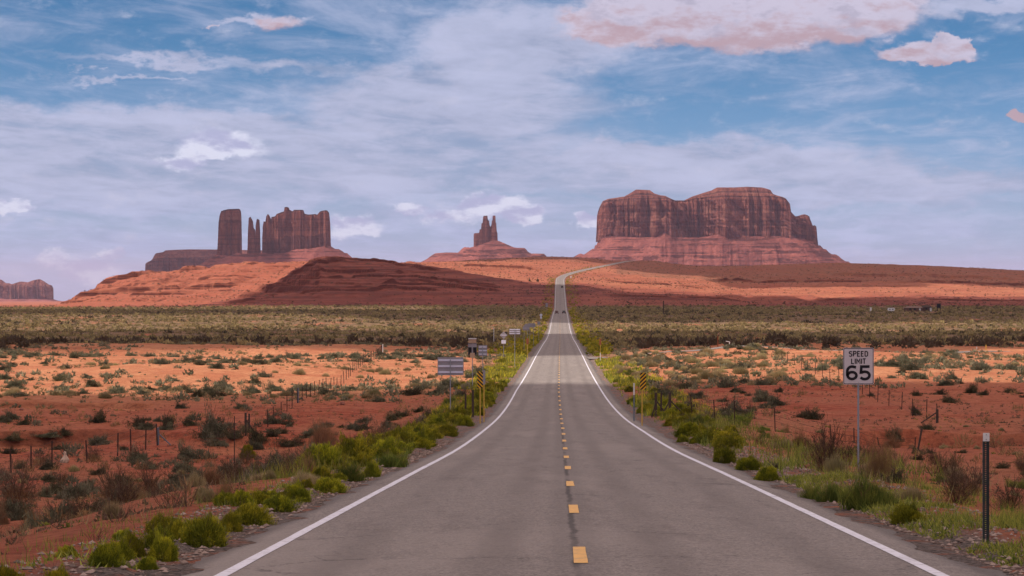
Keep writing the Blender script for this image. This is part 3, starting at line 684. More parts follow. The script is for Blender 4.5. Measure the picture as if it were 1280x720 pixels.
# twin spires in the middle
k1 = [(590, 310), (591.7, 306), (592.2, 291.6), (598.9, 291.2), (599.6, 287), (601.4, 286.4), (601.9, 279.5), (603.4, 278.6), (603.7, 272.5), (604.6, 269.9), (609.3, 269.7), (609.9, 275.0), (611.4, 276.0), (611.9, 281.5), (614, 282.5), (615.5, 292)]
k2 = [(611, 286), (612.6, 282.5), (613.3, 281.5), (614.4, 280.5), (614.8, 276.2), (615.6, 275.2), (615.8, 269.6), (619.3, 269.6), (619.6, 278), (620.4, 279.0), (620.8, 289.4), (621.8, 290), (622.2, 298.5), (623, 303)]
butte('butte', 'small butte with two thin rock spires above the vanishing road', [
    ('cliff', cliff(9500, 592, 613.6, 7, k1, base=308, amp=1.5, wl=5, seed=5, N=700, nz=50, batter=.3, bandamp=.15), m_cliff),
    ('spire', cliff(9500, 613.4, 622, 4.5, k2, base=306, amp=.6, wl=4, seed=6, N=400, nz=50, batter=.4, bandamp=.12), m_cliff),
    ('talus_slope', talus(9500, 594, 620, 7, lambda x: np.interp(x, [590, 622], [309, 299.5]), [(0, 308.5), (10, 311), (16, 313.5), (26, 319), (50, 320.5), (58, 323), (66, 327), (95, 345)], [(0, 300), (6, 302), (22, 309), (34, 311), (36.5, 312), (40, 315), (48, 318.5), (60, 319.2), (64, 322), (95, 345)], 352, tf=70, seed=8, N=1200, nr=90, gully=1.8, ledges=((312, 1.6), (319.5, 2.0)), p=.8), m_talus)], 9500, 607)
# castle butte, thin pillars and tower on the left
c1_ = [(325, 316), (327.4, 310), (327.9, 283), (330, 276.8), (332.2, 277.5), (333.3, 271), (335.4, 268), (337.6, 272), (339, 277), (340.2, 271.4), (345, 270.6), (346.7, 267.7), (355.8, 264.5), (356.6, 259.2), (359.8, 259), (361, 262), (366.4, 264.5), (368.6, 262.6), (378.8, 262.6), (380, 266.5), (381.5, 267.6), (387.5, 268.4), (394.8, 267.7), (397, 268.6), (400.6, 264.5), (404, 263.4), (408.7, 263), (411, 266), (412.4, 278), (413, 296), (414.5, 307), (417, 312)]
butte('butte', 'castle shaped butte with a jagged cliff top at left', [
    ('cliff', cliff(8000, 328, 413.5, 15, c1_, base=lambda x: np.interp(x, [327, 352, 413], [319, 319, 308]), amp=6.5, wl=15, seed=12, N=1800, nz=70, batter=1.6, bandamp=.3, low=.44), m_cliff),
    ('talus_slope', talus(8000, 300, 413, 18, lambda x: np.interp(x, [300, 352, 413], [318, 318, 307.5]), [(0, 317), (20, 322), (34, 328), (60, 345)], [(0, 306), (11, 313), (16, 315), (23, 319.5), (28, 322), (40, 325), (70, 345)], 352, tf=60, seed=3, N=1400, nr=70, gully=4, ledges=((314, 1.5), (319, 1.6)), p=.6), m_talus),
    ('spire', cliff(8000, 309.6, 319.4, 4, [(308, 312), (309.6, 300), (310.2, 286), (311, 272.8), (313, 271), (316, 276.5), (317, 285), (319, 287), (319.6, 310), (321, 318)], base=319, amp=1.3, wl=6, seed=15, N=400, nz=50, batter=1, bandamp=.12), m_cliff),
    ('spire', cliff(8000, 319.6, 325.6, 3, [(318, 312), (319.8, 279), (321, 274.5), (322, 273.5), (324.3, 275), (325, 287), (325.6, 310), (327, 318)], base=319, amp=.9, wl=5, seed=16, N=400, nz=50, batter=1, bandamp=.1), m_cliff)], 8000, 370)
butte('butte', 'tall blocky rock tower standing left of the castle shaped butte', [
    ('cliff', cliff(8200, 272.6, 301.8, 12, [(270, 328), (272, 322), (272.8, 302), (274, 276.5), (275.5, 269), (277.4, 264), (282, 262.6), (286.7, 261.6), (299, 261.2), (301, 264), (301.8, 282), (301.8, 314), (303, 320)], base=316, amp=4.2, wl=16, seed=21, N=800, nz=70, batter=1.8, bandamp=.3), m_cliff),
    ('talus_slope', talus(8200, 274, 300, 11, lambda x: np.full_like(x, 316.), [(0, 320), (10, 326), (20, 331), (50, 348)], [(0, 316), (10, 318), (20, 324), (50, 348)], 354, tf=40, seed=23, N=800, nr=50, gully=3, ledges=((322, 1.2),), p=.7), m_talus)], 8200, 287)
butte('butte', 'low long dark mesa behind the rock tower at left', [
    ('cliff', cliff(11000, 183, 360, 30, [(181, 340), (183, 331), (184, 328.5), (191, 325), (194, 319), (196, 316.6), (205, 315.2), (208, 313), (220, 312.3), (235.6, 311.8), (275, 312), (330, 313), (360, 316)],
        [(181, 340), (183, 331), (184, 329), (191, 326), (200, 323), (250, 322), (360, 322)], base=343, amp=5, wl=13, seed=31, N=1200, nz=40, batter=2, tiers=4, bandamp=.4), m_cliff),
    ('talus_slope', talus(11000, 186, 358, 30, 341, [(0, 341), (20, 348), (60, 365)], [(0, 341), (20, 348), (60, 365)], 368, tf=60, seed=33, N=600, nr=30, p=.6), m_talus)], 11000, 270)
butte('butte', 'distant blue hazed butte at the far left edge', [
    ('cliff', cliff(13000, -95, 65.5, 26, [(-97, 372), (-95, 352), (-60, 350), (-20, 347), (0, 349.5), (6, 354), (10, 354), (14.6, 356), (26, 352), (36, 353), (43, 350.3), (49, 349), (55, 352), (60, 355.5), (64, 356.6), (65.5, 359), (66, 374)],
        [(-97, 372), (-95, 353), (0, 356), (6, 355.5), (15, 357), (60, 357), (64, 357.6), (65.5, 359.5), (66, 374)], base=375, amp=6, wl=14, seed=41, N=1200, nz=40, batter=1.2, tiers=2, bandamp=.3), m_cliff),
    ('talus_slope', talus(13000, -92, 63, 25, 373, [(0, 373), (20, 376), (60, 384)], [(0, 374), (8, 376.5), (20, 378), (60, 384)], 386, tf=50, seed=43, N=600, nr=30, p=.6), m_talus)], 13000, -10)
# little far knob seen over the mesa's left slope
butte('butte', 'tiny far rock knob seen above the left mesa slope', [
    ('cliff', cliff(13000, 138, 148, 4, [(137, 356), (139, 351), (142, 348.6), (145, 348.8), (147.5, 351), (149, 356)], base=375, amp=1, wl=6, seed=44, N=120, nz=12), m_cliff)], 13000, 143)

# ------------------------------------------------------------------ shadow casting cumulus clouds overhead (out of frame)
m_cloud, n, b = mat('cloud_white', (.85, .85, .88), 1.0, spec=0)
def cloud(tx, ty, a, bq, tz=-15, alt=1300, amp=.10, seed=0, p=.45, wl=60.):
    """cloud whose shadow falls on the ground around (tx, ty)"""
    h = alt - tz; off = h / math.tan(R_(SUN_EL))
    cx, cy = tx + SUN_H[0] * off, ty + SUN_H[1] * off
    N = 360
    x, y, nx, ny, s, tot = outline(0, a, bq, N, p)
    wob = pn(s, tot, wl * 2.2, 0, seed) * wl * .9 + pn(s, tot, wl * .6, 0, seed + 2) * wl * .35
    x = x + nx * wob; y = y + ny * wob
    P_ = [(x * .001, y * .001, np.zeros(N)), (x * .5, y * .5, np.zeros(N)), (x, y, np.zeros(N))]
    rad = np.hypot(x, y)
    for k in np.linspace(0, 1, 26)[1:]:
        q = 1 - k; dd = rad * k
        hh = np.minimum(dd * .75, 170 + 90 * fbm(x * q / 90 + seed, y * q / 90, 3)) * (1 + .30 * fbm(x * q / 45 + seed, y * q / 45 + 3, 3))
        P_.append((x * q, y * q, np.maximum(hh * .9, 1) if k < 1 else np.full(N, hh.mean() * .9)))
    W_ = np.stack([np.stack([cx + a_, cy + b_, CZ + alt + c_], -1) for a_, b_, c_ in P_])
    c0 = np.array([cx, cy, CZ + alt])
    o = obj('cloud', mesh_np('cloud', W_.reshape(-1, 3) - c0, grid_faces(W_.shape[0], N, True), None, True), m_cloud, None, tuple(c0))
    tag(o, 'white cumulus cloud drifting over the valley', kind='structure')
cloud(0, 20, 330, 226, tz=-9, seed=1, wl=26)
cloud(20, 672, 420, 230, tz=-15, seed=2, wl=50)
cloud(320, 1395, 400, 300, tz=-18, seed=3, wl=40)
cloud(-420, 1520, 400, 170, tz=-18, seed=13, wl=70)
cloud(330, 1760, 380, 200, tz=-17, seed=4, wl=40)
cloud(270, 2115, 490, 330, tz=0, seed=5, wl=36)
cloud(820, 3400, 700, 500, tz=20, seed=6, wl=60, p=.6)
cloud(1000, 2240, 420, 260, tz=-5, seed=16, wl=50)
cloud(330, 2940, 110, 120, tz=5, seed=17, wl=30)
cloud(60, 3640, 220, 250, tz=25, seed=7, wl=40)
cloud(-960, 8150, 280, 600, tz=100, seed=8, wl=80)
cloud(-1500, 10900, 400, 600, tz=60, seed=9, wl=80)
#@@VEG
# ------------------------------------------------------------------ locating things on the ground
_md = np.concatenate([np.arange(24, 300, .25), np.arange(300, 1200, 2.), np.arange(1200, 3700, 6.)])
def spot(px, py):
    """ground point seen at a photo pixel"""
    X = (px - 640) / F * _md; zr = CZ + (HY - py) * _md / F
    hit = np.nonzero(H(X, _md) >= zr - 0.004)[0]
    i = hit[0] if len(hit) else len(_md) - 1
    if i == 0: return float(X[0]), float(_md[0]), float(H(X[0], _md[0]))
    return float(X[i]), float(_md[i]), float(H(X[i], _md[i]))
def gz(x, y): return float(H(np.array([x]), np.array([y]))[0])

# ------------------------------------------------------------------ plant shapes
def blades(P0, D_, L, Wd, tint, tipf=None, ry=None):
    n_ = len(P0); r = rng.normal(size=(n_, 3)); S = np.cross(D_, r); S /= np.linalg.norm(S, axis=1)[:, None] + 1e-9
    a = P0 - S * (Wd / 2)[:, None]; b_ = P0 + S * (Wd / 2)[:, None]; c = P0 + D_ * L[:, None]
    V_ = np.stack([a, b_, c], 1).reshape(-1, 3); F_ = np.arange(3 * n_).reshape(-1, 3)
    tt = np.repeat(tint, 3); tp = np.tile([0., 0., 1.], n_)
    return V_, F_, tt, tp
def nrm(a): return a / (np.linalg.norm(a, axis=1)[:, None] + 1e-9)
def join(parts):
    V_, F_, T_, P_ = [], [], [], []; b_ = 0
    for v, f, t_, p in parts:
        V_.append(v); F_.append(f + b_); T_.append(t_); P_.append(p); b_ += len(v)
    return np.concatenate(V_), np.concatenate(F_), np.concatenate(T_), np.concatenate(P_)
def dome(n_, up=.7, out=.6, rand=.5, L=.16, Wd=.012, h=.8, shell=.5, lumps=7, lumpy=.22, lr=.12):
    """unit bush (radius ~1, height ~h) of blades; returns arrays"""
    th = rng.random(n_) * 2 * np.pi; cz = rng.random(n_)**.8; cr = np.sqrt(1 - cz**2)
    q = nrm(np.stack([cr * np.cos(th), cr * np.sin(th), cz], 1))
    lc = nrm(rng.normal(size=(lumps, 3)) * (1, 1, .6) + (0, 0, .35)); la = rng.random(lumps) * lumpy + lumpy * .2
    rad = 1 - lumpy * .8 + (la[None] * np.exp(-((q[:, None] - lc[None])**2).sum(-1) / lr)).sum(1)
    near_ = np.argmin(((q[:, None] - lc[None])**2).sum(-1), 1); lt_ = rng.normal(size=lumps) * .14; rad = rad * (1 + .10 * (rng.random(lumps)[near_] - .5)) * (1 + .13 * rng.random(n_)**3)
    rr = (shell + (1 - shell) * rng.random(n_)**.5) * rad
    P0 = q * rr[:, None] * (1, 1, h)
    D_ = nrm(q * out + np.array([0, 0, up]) + rng.normal(size=(n_, 3)) * rand)
    L_ = L * (.6 + .8 * rng.random(n_)); P0 = P0 - D_ * L_[:, None] * .6; P0[:, 2] = np.maximum(P0[:, 2], 0.0)
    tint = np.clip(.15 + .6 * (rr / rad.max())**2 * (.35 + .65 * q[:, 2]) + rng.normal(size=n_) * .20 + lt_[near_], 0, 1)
    return blades(P0, D_, L_, np.full(n_, Wd) * (.7 + .6 * rng.random(n_)), tint)
def sticks(segs, n=3):
    """segs: list of (p, q, r0, r1)"""
    p = np.array([s[0] for s in segs]); q = np.array([s[1] for s in segs]); r0 = np.array([s[2] for s in segs]); r1 = np.array([s[3] for s in segs])
    d = nrm(q - p); a = nrm(np.cross(d, rng.normal(size=d.shape))); b_ = np.cross(d, a)
    V_ = []
    for c, r in ((p, r0), (q, r1)):
        for i in range(3):
            t_ = 2 * np.pi * i / 3; V_.append(c + (a * math.cos(t_) + b_ * math.sin(t_)) * r[:, None])
    V_ = np.stack(V_, 1).reshape(-1, 3); b6 = np.arange(len(segs))[:, None] * 6
    fs = [b6 + np.array([[i, (i + 1) % 3, 3 + (i + 1) % 3]]) for i in range(3)] + [b6 + np.array([[i, 3 + (i + 1) % 3, 3 + i]]) for i in range(3)]
    F_ = np.concatenate(fs); tt = np.repeat(np.clip(rng.normal(.45, .22, len(segs)), 0, 1), 6)
    return V_, F_, tt, np.zeros(len(V_))
def twiggy(stems=16, subs=4, twigs=5, spread=.9, h=1.0, r=.022, curve=.25):
    segs = []
    for i in range(stems):
        a = random.random() * 6.283; el = random.uniform(.35, 1.35)
        d = np.array([math.cos(a) * math.cos(el) * spread, math.sin(a) * math.cos(el) * spread, math.sin(el) * h]); p = np.array([math.cos(a) * .05, math.sin(a) * .05, -.03])
        L = random.uniform(.75, 1.1); k = 4; rr = r * random.uniform(.6, 1.1); pts = [p]
        for j in range(k):
            d2 = d + np.array([random.gauss(0, curve) * .5, random.gauss(0, curve) * .5, random.gauss(0, curve) * .3 + .08 * j])
            q = pts[-1] + d2 * L / k; q[2] = max(q[2], .0)
            segs.append((pts[-1], q, rr * (1 - .2 * j), rr * (1 - .2 * (j + 1)))); pts.append(q)
            if j >= 1:
                for s_ in range(max(1, subs // 2)):
                    e = d2 * .7 + np.array([random.gauss(0, .55), random.gauss(0, .55), abs(random.gauss(.15, .3))]); l2 = L * random.uniform(.18, .38)
                    q2 = q + e * l2; q2[2] = max(q2[2], .01); segs.append((q, q2, rr * .42, rr * .22))
                    for t2 in range(twigs):
                        e2 = e * .6 + np.array([random.gauss(0, .6), random.gauss(0, .6), random.gauss(.1, .4)]); bp = q + (q2 - q) * random.uniform(.3, 1)
                        q3 = bp + e2 * l2 * random.uniform(.25, .6); q3[2] = max(q3[2], .01); segs.append((bp, q3, rr * .22, rr * .10))
    return segs
def bmesh_of(name, arr):
    V_, F_, tt, tp = arr
    return mesh_np(name, V_, F_, {'tint': tt, 'tipf': tp})
KIND = {}
def kind(name, thing, cat, layers, variants=3):
    KIND[name] = (thing, cat, [[(ln, bmesh_of(ln, fn()), mt) for ln, fn, mt in layers] for _ in range(variants)])
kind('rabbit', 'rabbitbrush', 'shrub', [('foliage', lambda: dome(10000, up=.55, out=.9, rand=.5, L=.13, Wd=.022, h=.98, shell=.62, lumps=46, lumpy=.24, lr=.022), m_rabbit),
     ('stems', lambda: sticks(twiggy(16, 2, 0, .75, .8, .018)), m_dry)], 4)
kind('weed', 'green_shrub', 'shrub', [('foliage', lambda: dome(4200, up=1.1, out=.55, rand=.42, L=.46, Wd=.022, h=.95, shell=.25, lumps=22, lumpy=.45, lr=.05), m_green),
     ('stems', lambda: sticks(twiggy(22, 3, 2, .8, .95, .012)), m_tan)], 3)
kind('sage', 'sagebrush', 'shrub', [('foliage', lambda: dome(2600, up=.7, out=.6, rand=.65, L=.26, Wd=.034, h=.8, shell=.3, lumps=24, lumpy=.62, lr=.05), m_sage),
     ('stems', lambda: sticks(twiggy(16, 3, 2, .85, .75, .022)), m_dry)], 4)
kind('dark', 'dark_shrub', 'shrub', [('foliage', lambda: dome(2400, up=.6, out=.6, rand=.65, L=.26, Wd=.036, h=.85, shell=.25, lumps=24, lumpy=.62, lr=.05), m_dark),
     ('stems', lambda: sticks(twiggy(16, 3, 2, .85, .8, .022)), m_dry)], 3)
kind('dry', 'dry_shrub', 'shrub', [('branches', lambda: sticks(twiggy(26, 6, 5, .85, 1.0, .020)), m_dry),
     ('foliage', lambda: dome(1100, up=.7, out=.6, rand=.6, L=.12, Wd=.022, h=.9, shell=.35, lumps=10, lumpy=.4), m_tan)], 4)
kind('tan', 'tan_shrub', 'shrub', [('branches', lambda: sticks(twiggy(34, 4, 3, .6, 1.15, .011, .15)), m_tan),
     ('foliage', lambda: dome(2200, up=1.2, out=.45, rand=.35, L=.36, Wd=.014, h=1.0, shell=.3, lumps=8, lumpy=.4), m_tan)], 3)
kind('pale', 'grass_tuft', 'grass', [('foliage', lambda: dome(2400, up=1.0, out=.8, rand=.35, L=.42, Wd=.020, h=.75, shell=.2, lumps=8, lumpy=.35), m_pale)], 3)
kind('twig', 'dry_twigs', 'shrub', [('branches', lambda: sticks(twiggy(16, 3, 3, 1.05, .6, .014)), m_dry)], 3)
NP = {}
def plant(k, x, y, z, w, h, label, group=None, simple=False):
    """w: width, h: height in metres"""
    thing, cat, vs = KIND[k]; i = NP.get(k, 0); NP[k] = i + 1; layers = vs[i % len(vs)]
    hh = {'rabbit': .98, 'weed': 1.15, 'sage': .85, 'dark': .9, 'dry': 1.1, 'tan': 1.2, 'pale': .85, 'twig': .6}[k]
    sc = (w / 2, w / 2, h / hh); rz = random.random() * 6.283
    if len(layers) == 1 or simple:
        o = obj(thing, layers[0][1], None, None, (x, y, z)); 
        if not layers[0][1].materials: layers[0][1].materials.append(layers[0][2])
        o.scale = sc; o.rotation_euler = (0, 0, rz); tag(o, label, cat, group)
    else:
        o = empty(thing, (x, y, z), rz, label, cat, group); o.scale = sc
        for ln, me, mt in layers:
            c = bpy.data.objects.new(ln, me); COL.objects.link(c); c.parent = o
            if not me.materials: me.materials.append(mt)
    return o
# plants one can point at: (kind, px, base row, width px, height px, label, group)
PL = [
 ('rabbit', 10, 724, 44, 36, 'yellow-green rabbitbrush cut by the bottom left corner of the photo', None),
 ('rabbit', 83, 738, 48, 40, 'yellow-green rabbitbrush dome at the bottom edge, next in from the left corner', None),
 ('rabbit', 131, 709, 50, 36, 'round dark green rabbitbrush standing apart at the head of the verge row', None),
 ('rabbit', 166, 697, 40, 34, 'rabbitbrush dome just right of the round dark one at the left verge', None),
 ('rabbit', 199, 688, 44, 36, 'bright yellow-topped rabbitbrush behind a lower one on the left verge', None),
 ('rabbit', 204, 702, 44, 40, 'green rabbitbrush in front of the bright yellow-topped one', None),
 ('rabbit', 184, 713, 32, 22, 'small low yellow rabbitbrush at the foot of a bigger clump', None),
 ('rabbit', 222, 674, 40, 30, 'green rabbitbrush half hidden left of the widest bush in the verge row', None),
 ('rabbit', 254, 683, 68, 48, 'widest and tallest rabbitbrush mound of the left verge row', None),
 ('rabbit', 288, 665, 34, 30, 'dark rabbitbrush tucked right of the widest mound', None),
 ('rabbit', 311, 656, 62, 33, 'broad yellowish rabbitbrush in the middle of the left verge row', None),
 ('rabbit', 325, 630, 40, 21, 'darkest green flat-topped rabbitbrush behind its lighter neighbours', None),
 ('rabbit', 349, 640, 46, 28, 'olive rabbitbrush right in front of the dark flat-topped one', None),
 ('rabbit', 371, 627, 38, 26, 'yellow-topped rabbitbrush behind the white edge line at mid left', None),
 ('rabbit', 411, 616, 48, 24, 'low wide rabbitbrush on gravel beside the left edge line', None),
 ('rabbit', 465, 597, 26, 22, 'small bright yellow rabbitbrush at the far end of the left row', None),
 ('rabbit', 905, 579, 34, 25, 'round dark green rabbitbrush on the right verge', None),
 ('rabbit', 936, 588, 40, 21, 'rabbitbrush behind the small yellow one on the right verge', None),
 ('rabbit', 959, 601, 36, 22, 'small yellow-topped rabbitbrush closest to the right edge line', None),
 ('rabbit', 1134, 656, 48, 26, 'low yellow-flowered rabbitbrush between the speed sign and the marker post', None),
 ('rabbit', 853, 553, 17, 13, 'tiny round bright rabbitbrush on the right verge', None),
 ('rabbit', 872, 554, 24, 12, 'low yellow rabbitbrush beside the tiny round one', None),
 ('weed', 1088, 634, 92, 50, 'largest bushy green shrub at the foot of the speed limit sign', None),
 ('weed', 1040, 627, 50, 32, 'feathery green shrub left of the largest one below the speed sign', None),
 ('weed', 1018, 624, 40, 26, 'low green weeds left of the speed sign by the asphalt edge', None),
 ('dry', 1034, 590, 56, 54, 'bare many-branched brown shrub left of the speed sign post', None),
 ('tan', 1098, 600, 50, 50, 'tan wispy shrub right of the speed sign post', None),
 ('dark', 1118, 604, 32, 24, 'dark green shrub at the foot of the tan wispy one', None),
 ('dark', 1147, 568, 22, 13, 'small dark green shrub below a leaning fence post on the right', None),
 ('dark', 1118, 556, 26, 20, 'olive shrub by the wash near the speed sign', None),
 ('dark', 1145, 519, 17, 16, 'round lone green shrub by the right fence corner', None),
 ('dark', 1158, 537, 24, 10, 'dark green shrub under the diagonal fence brace', None),
 ('dry', 1196, 630, 56, 40, 'bare brown shrub just left of the tall marker post', None),
 ('dry', 1263, 636, 46, 34, 'bare brown shrub at the right edge of the photo', None),
 ('tan', 1192, 583, 16, 14, 'small reddish dry tuft left of the marker post top', None),
 ('sage', 860, 516, 26, 17, 'round brown-green bush right of the braced fence posts', None),
 ('dark', 971, 587, 24, 12, 'dark green plant behind the small yellow-topped rabbitbrush', None),
 ('sage', 231, 605, 68, 24, 'long grey-green sagebrush mound in the left foreground', None),
 ('sage', 293, 597, 44, 24, 'greyish brush mound right of the long grey-green one', None),
 ('sage', 270, 546, 44, 36, 'tall bushy sagebrush standing on a dark bank at left', None),
 ('dark', 258, 549, 30, 18, 'dark low brush under the tall bushy sagebrush', None),
 ('sage', 272, 557, 38, 14, 'low rounded sagebrush in front of the tall bushy one', None),
 ('dark', 322, 554, 36, 24, 'dark rounded shrub left of the roadside sign', None),
 ('dark', 364, 558, 46, 13, 'long low dark brush left of the tan stalks', None),
 ('rabbit', 309, 573, 22, 20, 'single yellow-green shrub among grey brush at left', None),
 ('sage', 343, 586, 40, 20, 'pale grey-green shrub above the verge row at left', None),
 ('tan', 403, 558, 46, 40, 'tall tan dry stalks left of the roadside sign', None),
 ('weed', 408, 569, 34, 18, 'green weeds at the foot of the tall tan stalks', None),
 ('dry', 22, 632, 64, 46, 'big bare brown bush at the left edge of the photo', None),
 ('dry', 144, 630, 62, 42, 'big bare brown bush on bare red sand, second from the left edge', None),
 ('sage', 110, 614, 30, 18, 'dark sage between the two big bare brown bushes', None),
 ('dark', 71, 617, 32, 18, 'small dark bush right of the big bare one at the left edge', None),
 ('twig', 80, 660, 60, 22, 'flat tangle of dry twigs on open red sand', None),
 ('twig', 118, 676, 44, 18, 'dry twigs behind the round dark rabbitbrush', None),
 ('twig', 20, 680, 50, 18, 'dry twigs low at the left edge above the corner rabbitbrush', None),
 ('dark', 124, 593, 26, 13, 'dark round bush in front of the left wire fence', None),
 ('dark', 124, 528, 26, 17, 'dark bush with a rounded top behind the left wire fence', None),
 ('dark', 29, 531, 22, 10, 'low dark bush left of the one with a rounded top', None),
 ('dark', 210, 535, 22, 19, 'green-brown bush just right of the blue-grey corner post', None),
 ('dark', 17, 554, 36, 12, 'dark brush lying along the wash bank at the left edge', None),
 ('dark', 82, 546, 18, 13, 'dark bush on the wash bank above the pale bag', None),
 ('sage', 60, 546, 46, 9, 'long low sage along the wash bank at left', None),
 ('dry', 52, 582, 34, 18, 'brown bush tangled in the left wire fence', None),
 ('dry', 117, 577, 34, 18, 'brown bush under the middle of the left wire fence', None),
 ('sage', 172, 577, 36, 20, 'greenish bush at the right end of the left wire fence', None),
 ('sage', 124, 556, 40, 16, 'pale grey bush behind the left wire fence', None),
 ('dry', 186, 616, 40, 30, 'brown bush left of the long grey-green sagebrush', None),
 ('tan', 281, 626, 34, 32, 'reddish-tan dry stems behind the verge row', None),
 ('pale', 300, 625, 26, 16, 'pale grass behind the verge row beside reddish stems', None),
 ('pale', 384, 606, 46, 22, 'pale dry grass behind the low wide rabbitbrush', None),
 ('weed', 436, 600, 50, 26, 'green feathery weeds before the last bright rabbitbrush', None),
 ('weed', 492, 584, 50, 26, 'green weeds on the verge right of the last bright rabbitbrush', None),
 ('twig', 1245, 560, 30, 12, 'dry fallen branch beyond the tall marker post', None),
 ('sage', 277, 469, 1, 1, None, None),
]
for k, px, py, wpx, hpx, lab, grp in PL:
    if lab is None: continue
    x, y, z = spot(px, min(py, 719.9)) if py <= 720 else (None, None, None)
    if x is None:
        y = 26.2; x = (px - 640) / F * y; z = gz(x, y)
        s_ = (py - 720) / F * 27; y -= s_ * 3
    s = y / F
    plant(k, x, y, z - .03, wpx * s, hpx * s, lab, grp)
taken = [(o.location.x, o.location.y, o.scale[0]) for o in COL.objects if o.get('category') in ('shrub', 'grass')]
def free(x, y, r):
    return all((x - a)**2 + (y - b_)**2 > (r + c)**2 for a, b_, c in taken)
def zone(x, y):
    side = 'left' if x < road_x(y) else 'right'
    if y < 70: return f'near {side} foreground', f'in the near {side} foreground on shaded sand'
    if y < 135: return f'{side} foreground', f'on shaded sand before the wash, {side} of road'
    if y < 225: return f'{side} wash', f'on shaded red ground near the wash, {side} of road'
    return f'{side} dunes', f'on the sunlit sand {side} of the road'
DESC = {'sage': 'grey-green sagebrush mound', 'dark': 'dark green-brown shrub', 'dry': 'bare brown dry shrub', 'tan': 'wispy tan dry shrub', 'pale': 'pale yellow dry grass tuft', 'twig': 'flat tangle of dry grey twigs', 'weed': 'small green weed clump', 'rabbit': 'small yellow-green rabbitbrush'}
def scatter(k, count, d0, d1, u0, u1, wr, hr, dens=None, simple=False, olim=(7, 999)):
    c = 0; tries = 0
    while c < count and tries < count * 60:
        tries += 1
        y = math.sqrt(random.uniform(d0 * d0, d1 * d1)); u = random.uniform(u0, u1); x = u * y
        o = x - float(road_x(y))
        if not (olim[0] < abs(o) < olim[1]): continue
        if dens and random.random() > dens(x, y): continue
        w = random.uniform(*wr); 
        if not free(x, y, w * .25): continue
        h = w * random.uniform(*hr); z = gz(x, y)
        if 380 < y < 425 and 3 < o < 75 and abs(y - 404 - .12 * o) < 7: continue
        zn, lab = zone(x, y)
        plant(k, x, y, z - .03, w, h, DESC[k] + ' ' + lab, f'{KIND[k][0].replace("_", " ")}s, {zn}', simple); taken.append((x, y, w / 2)); c += 1
cl = lambda s_, lo=-.05, hi=.25: (lambda x, y: float(sstep(fbm(np.array([x / s_]), np.array([y / (s_ * 1.6)]), 3), lo, hi)[0]))
U_ = .198
# left foreground
scatter('dry', 12, 45, 130, -U_, -.02, (.6, 1.3), (.5, .8), cl(6))
scatter('sage', 26, 60, 150, -U_, -.02, (.7, 1.7), (.4, .6), cl(7))
scatter('dark', 10, 70, 180, -U_, -.02, (.8, 1.5), (.4, .6))
scatter('tan', 16, 45, 150, -U_, -.02, (.5, 1.1), (.6, 1.0), cl(6), olim=(6, 30))
scatter('pale', 34, 45, 160, -U_, -.02, (.3, .8), (.4, .7), None)
scatter('twig', 34, 35, 150, -U_, U_, (.5, 1.3), (.3, .5), None, True)
scatter('dark', 40, 150, 240, -U_, U_, (.5, 1.5), (.35, .6), cl(12), olim=(10, 99))
scatter('sage', 24, 150, 230, -U_, .0, (.7, 1.8), (.35, .55), cl(12), olim=(10, 99))
scatter('dry', 16, 34, 110, .02, U_, (.4, .9), (.5, .8), None, olim=(6.5, 99))
scatter('weed', 26, 40, 140, .02, U_, (.3, .8), (.3, .5), None, olim=(6, 14))
scatter('dark', 16, 60, 140, .05, U_, (.4, .9), (.35, .5), None)
scatter('pale', 20, 60, 150, .02, U_, (.3, .7), (.4, .7), None)
scatter('weed', 30, 120, 330, -U_, U_, (.8, 1.8), (.4, .6), None, olim=(5.8, 10))
scatter('rabbit', 60, 70, 250, -U_, .0, (.8, 1.5), (.5, .65), None, olim=(5.0, 6.7))
scatter('rabbit', 22, 90, 200, .0, U_, (.8, 1.5), (.45, .6), None, olim=(5.2, 7.5))
scatter('rabbit', 18, 30, 80, -U_, 0, (.3, .65), (.5, .8), None, olim=(5.0, 6.2))
scatter('twig', 20, 30, 90, -U_, U_, (.4, 1.0), (.5, .9), None, olim=(5.6, 9))
scatter('pale', 24, 40, 110, -U_, U_, (.3, .7), (.5, .9), None, olim=(5.4, 9))
scatter('rabbit', 28, 100, 400, -U_, U_, (.7, 1.4), (.5, .7), None, olim=(5.5, 8.5))
scatter('dry', 24, 70, 165, -.135, -.045, (.8, 1.7), (.4, .7), None, olim=(8, 99))
scatter('sage', 22, 75, 170, -.15, -.05, (.9, 2.1), (.35, .55), None, olim=(8, 99))
scatter('dark', 16, 120, 200, -.11, -.02, (.9, 2.0), (.4, .6), None, olim=(7.5, 99))
scatter('sage', 16, 130, 230, -.03, .10, (1.0, 2.2), (.4, .6), None, olim=(8, 24))
scatter('tan', 14, 60, 140, -.15, .15, (.6, 1.3), (.6, .9), None, olim=(8, 30))
# sunlit dunes: the largest ones individually
scatter('sage', 190, 228, 400, -U_, U_, (1.0, 2.6), (.35, .5), cl(16, -.15, .2), True, olim=(9, 99))
scatter('dark', 70, 228, 420, -U_, U_, (.9, 2.3), (.35, .5), cl(16, -.1, .2), True, olim=(9, 99))
scatter('pale', 170, 228, 420, -U_, U_, (.7, 1.8), (.35, .55), cl(20, -.1, .2), True, olim=(8, 99))
scatter('pale', 50, 250, 400, .03, .10, (1.0, 2.2), (.4, .55), None, True, olim=(7, 40))

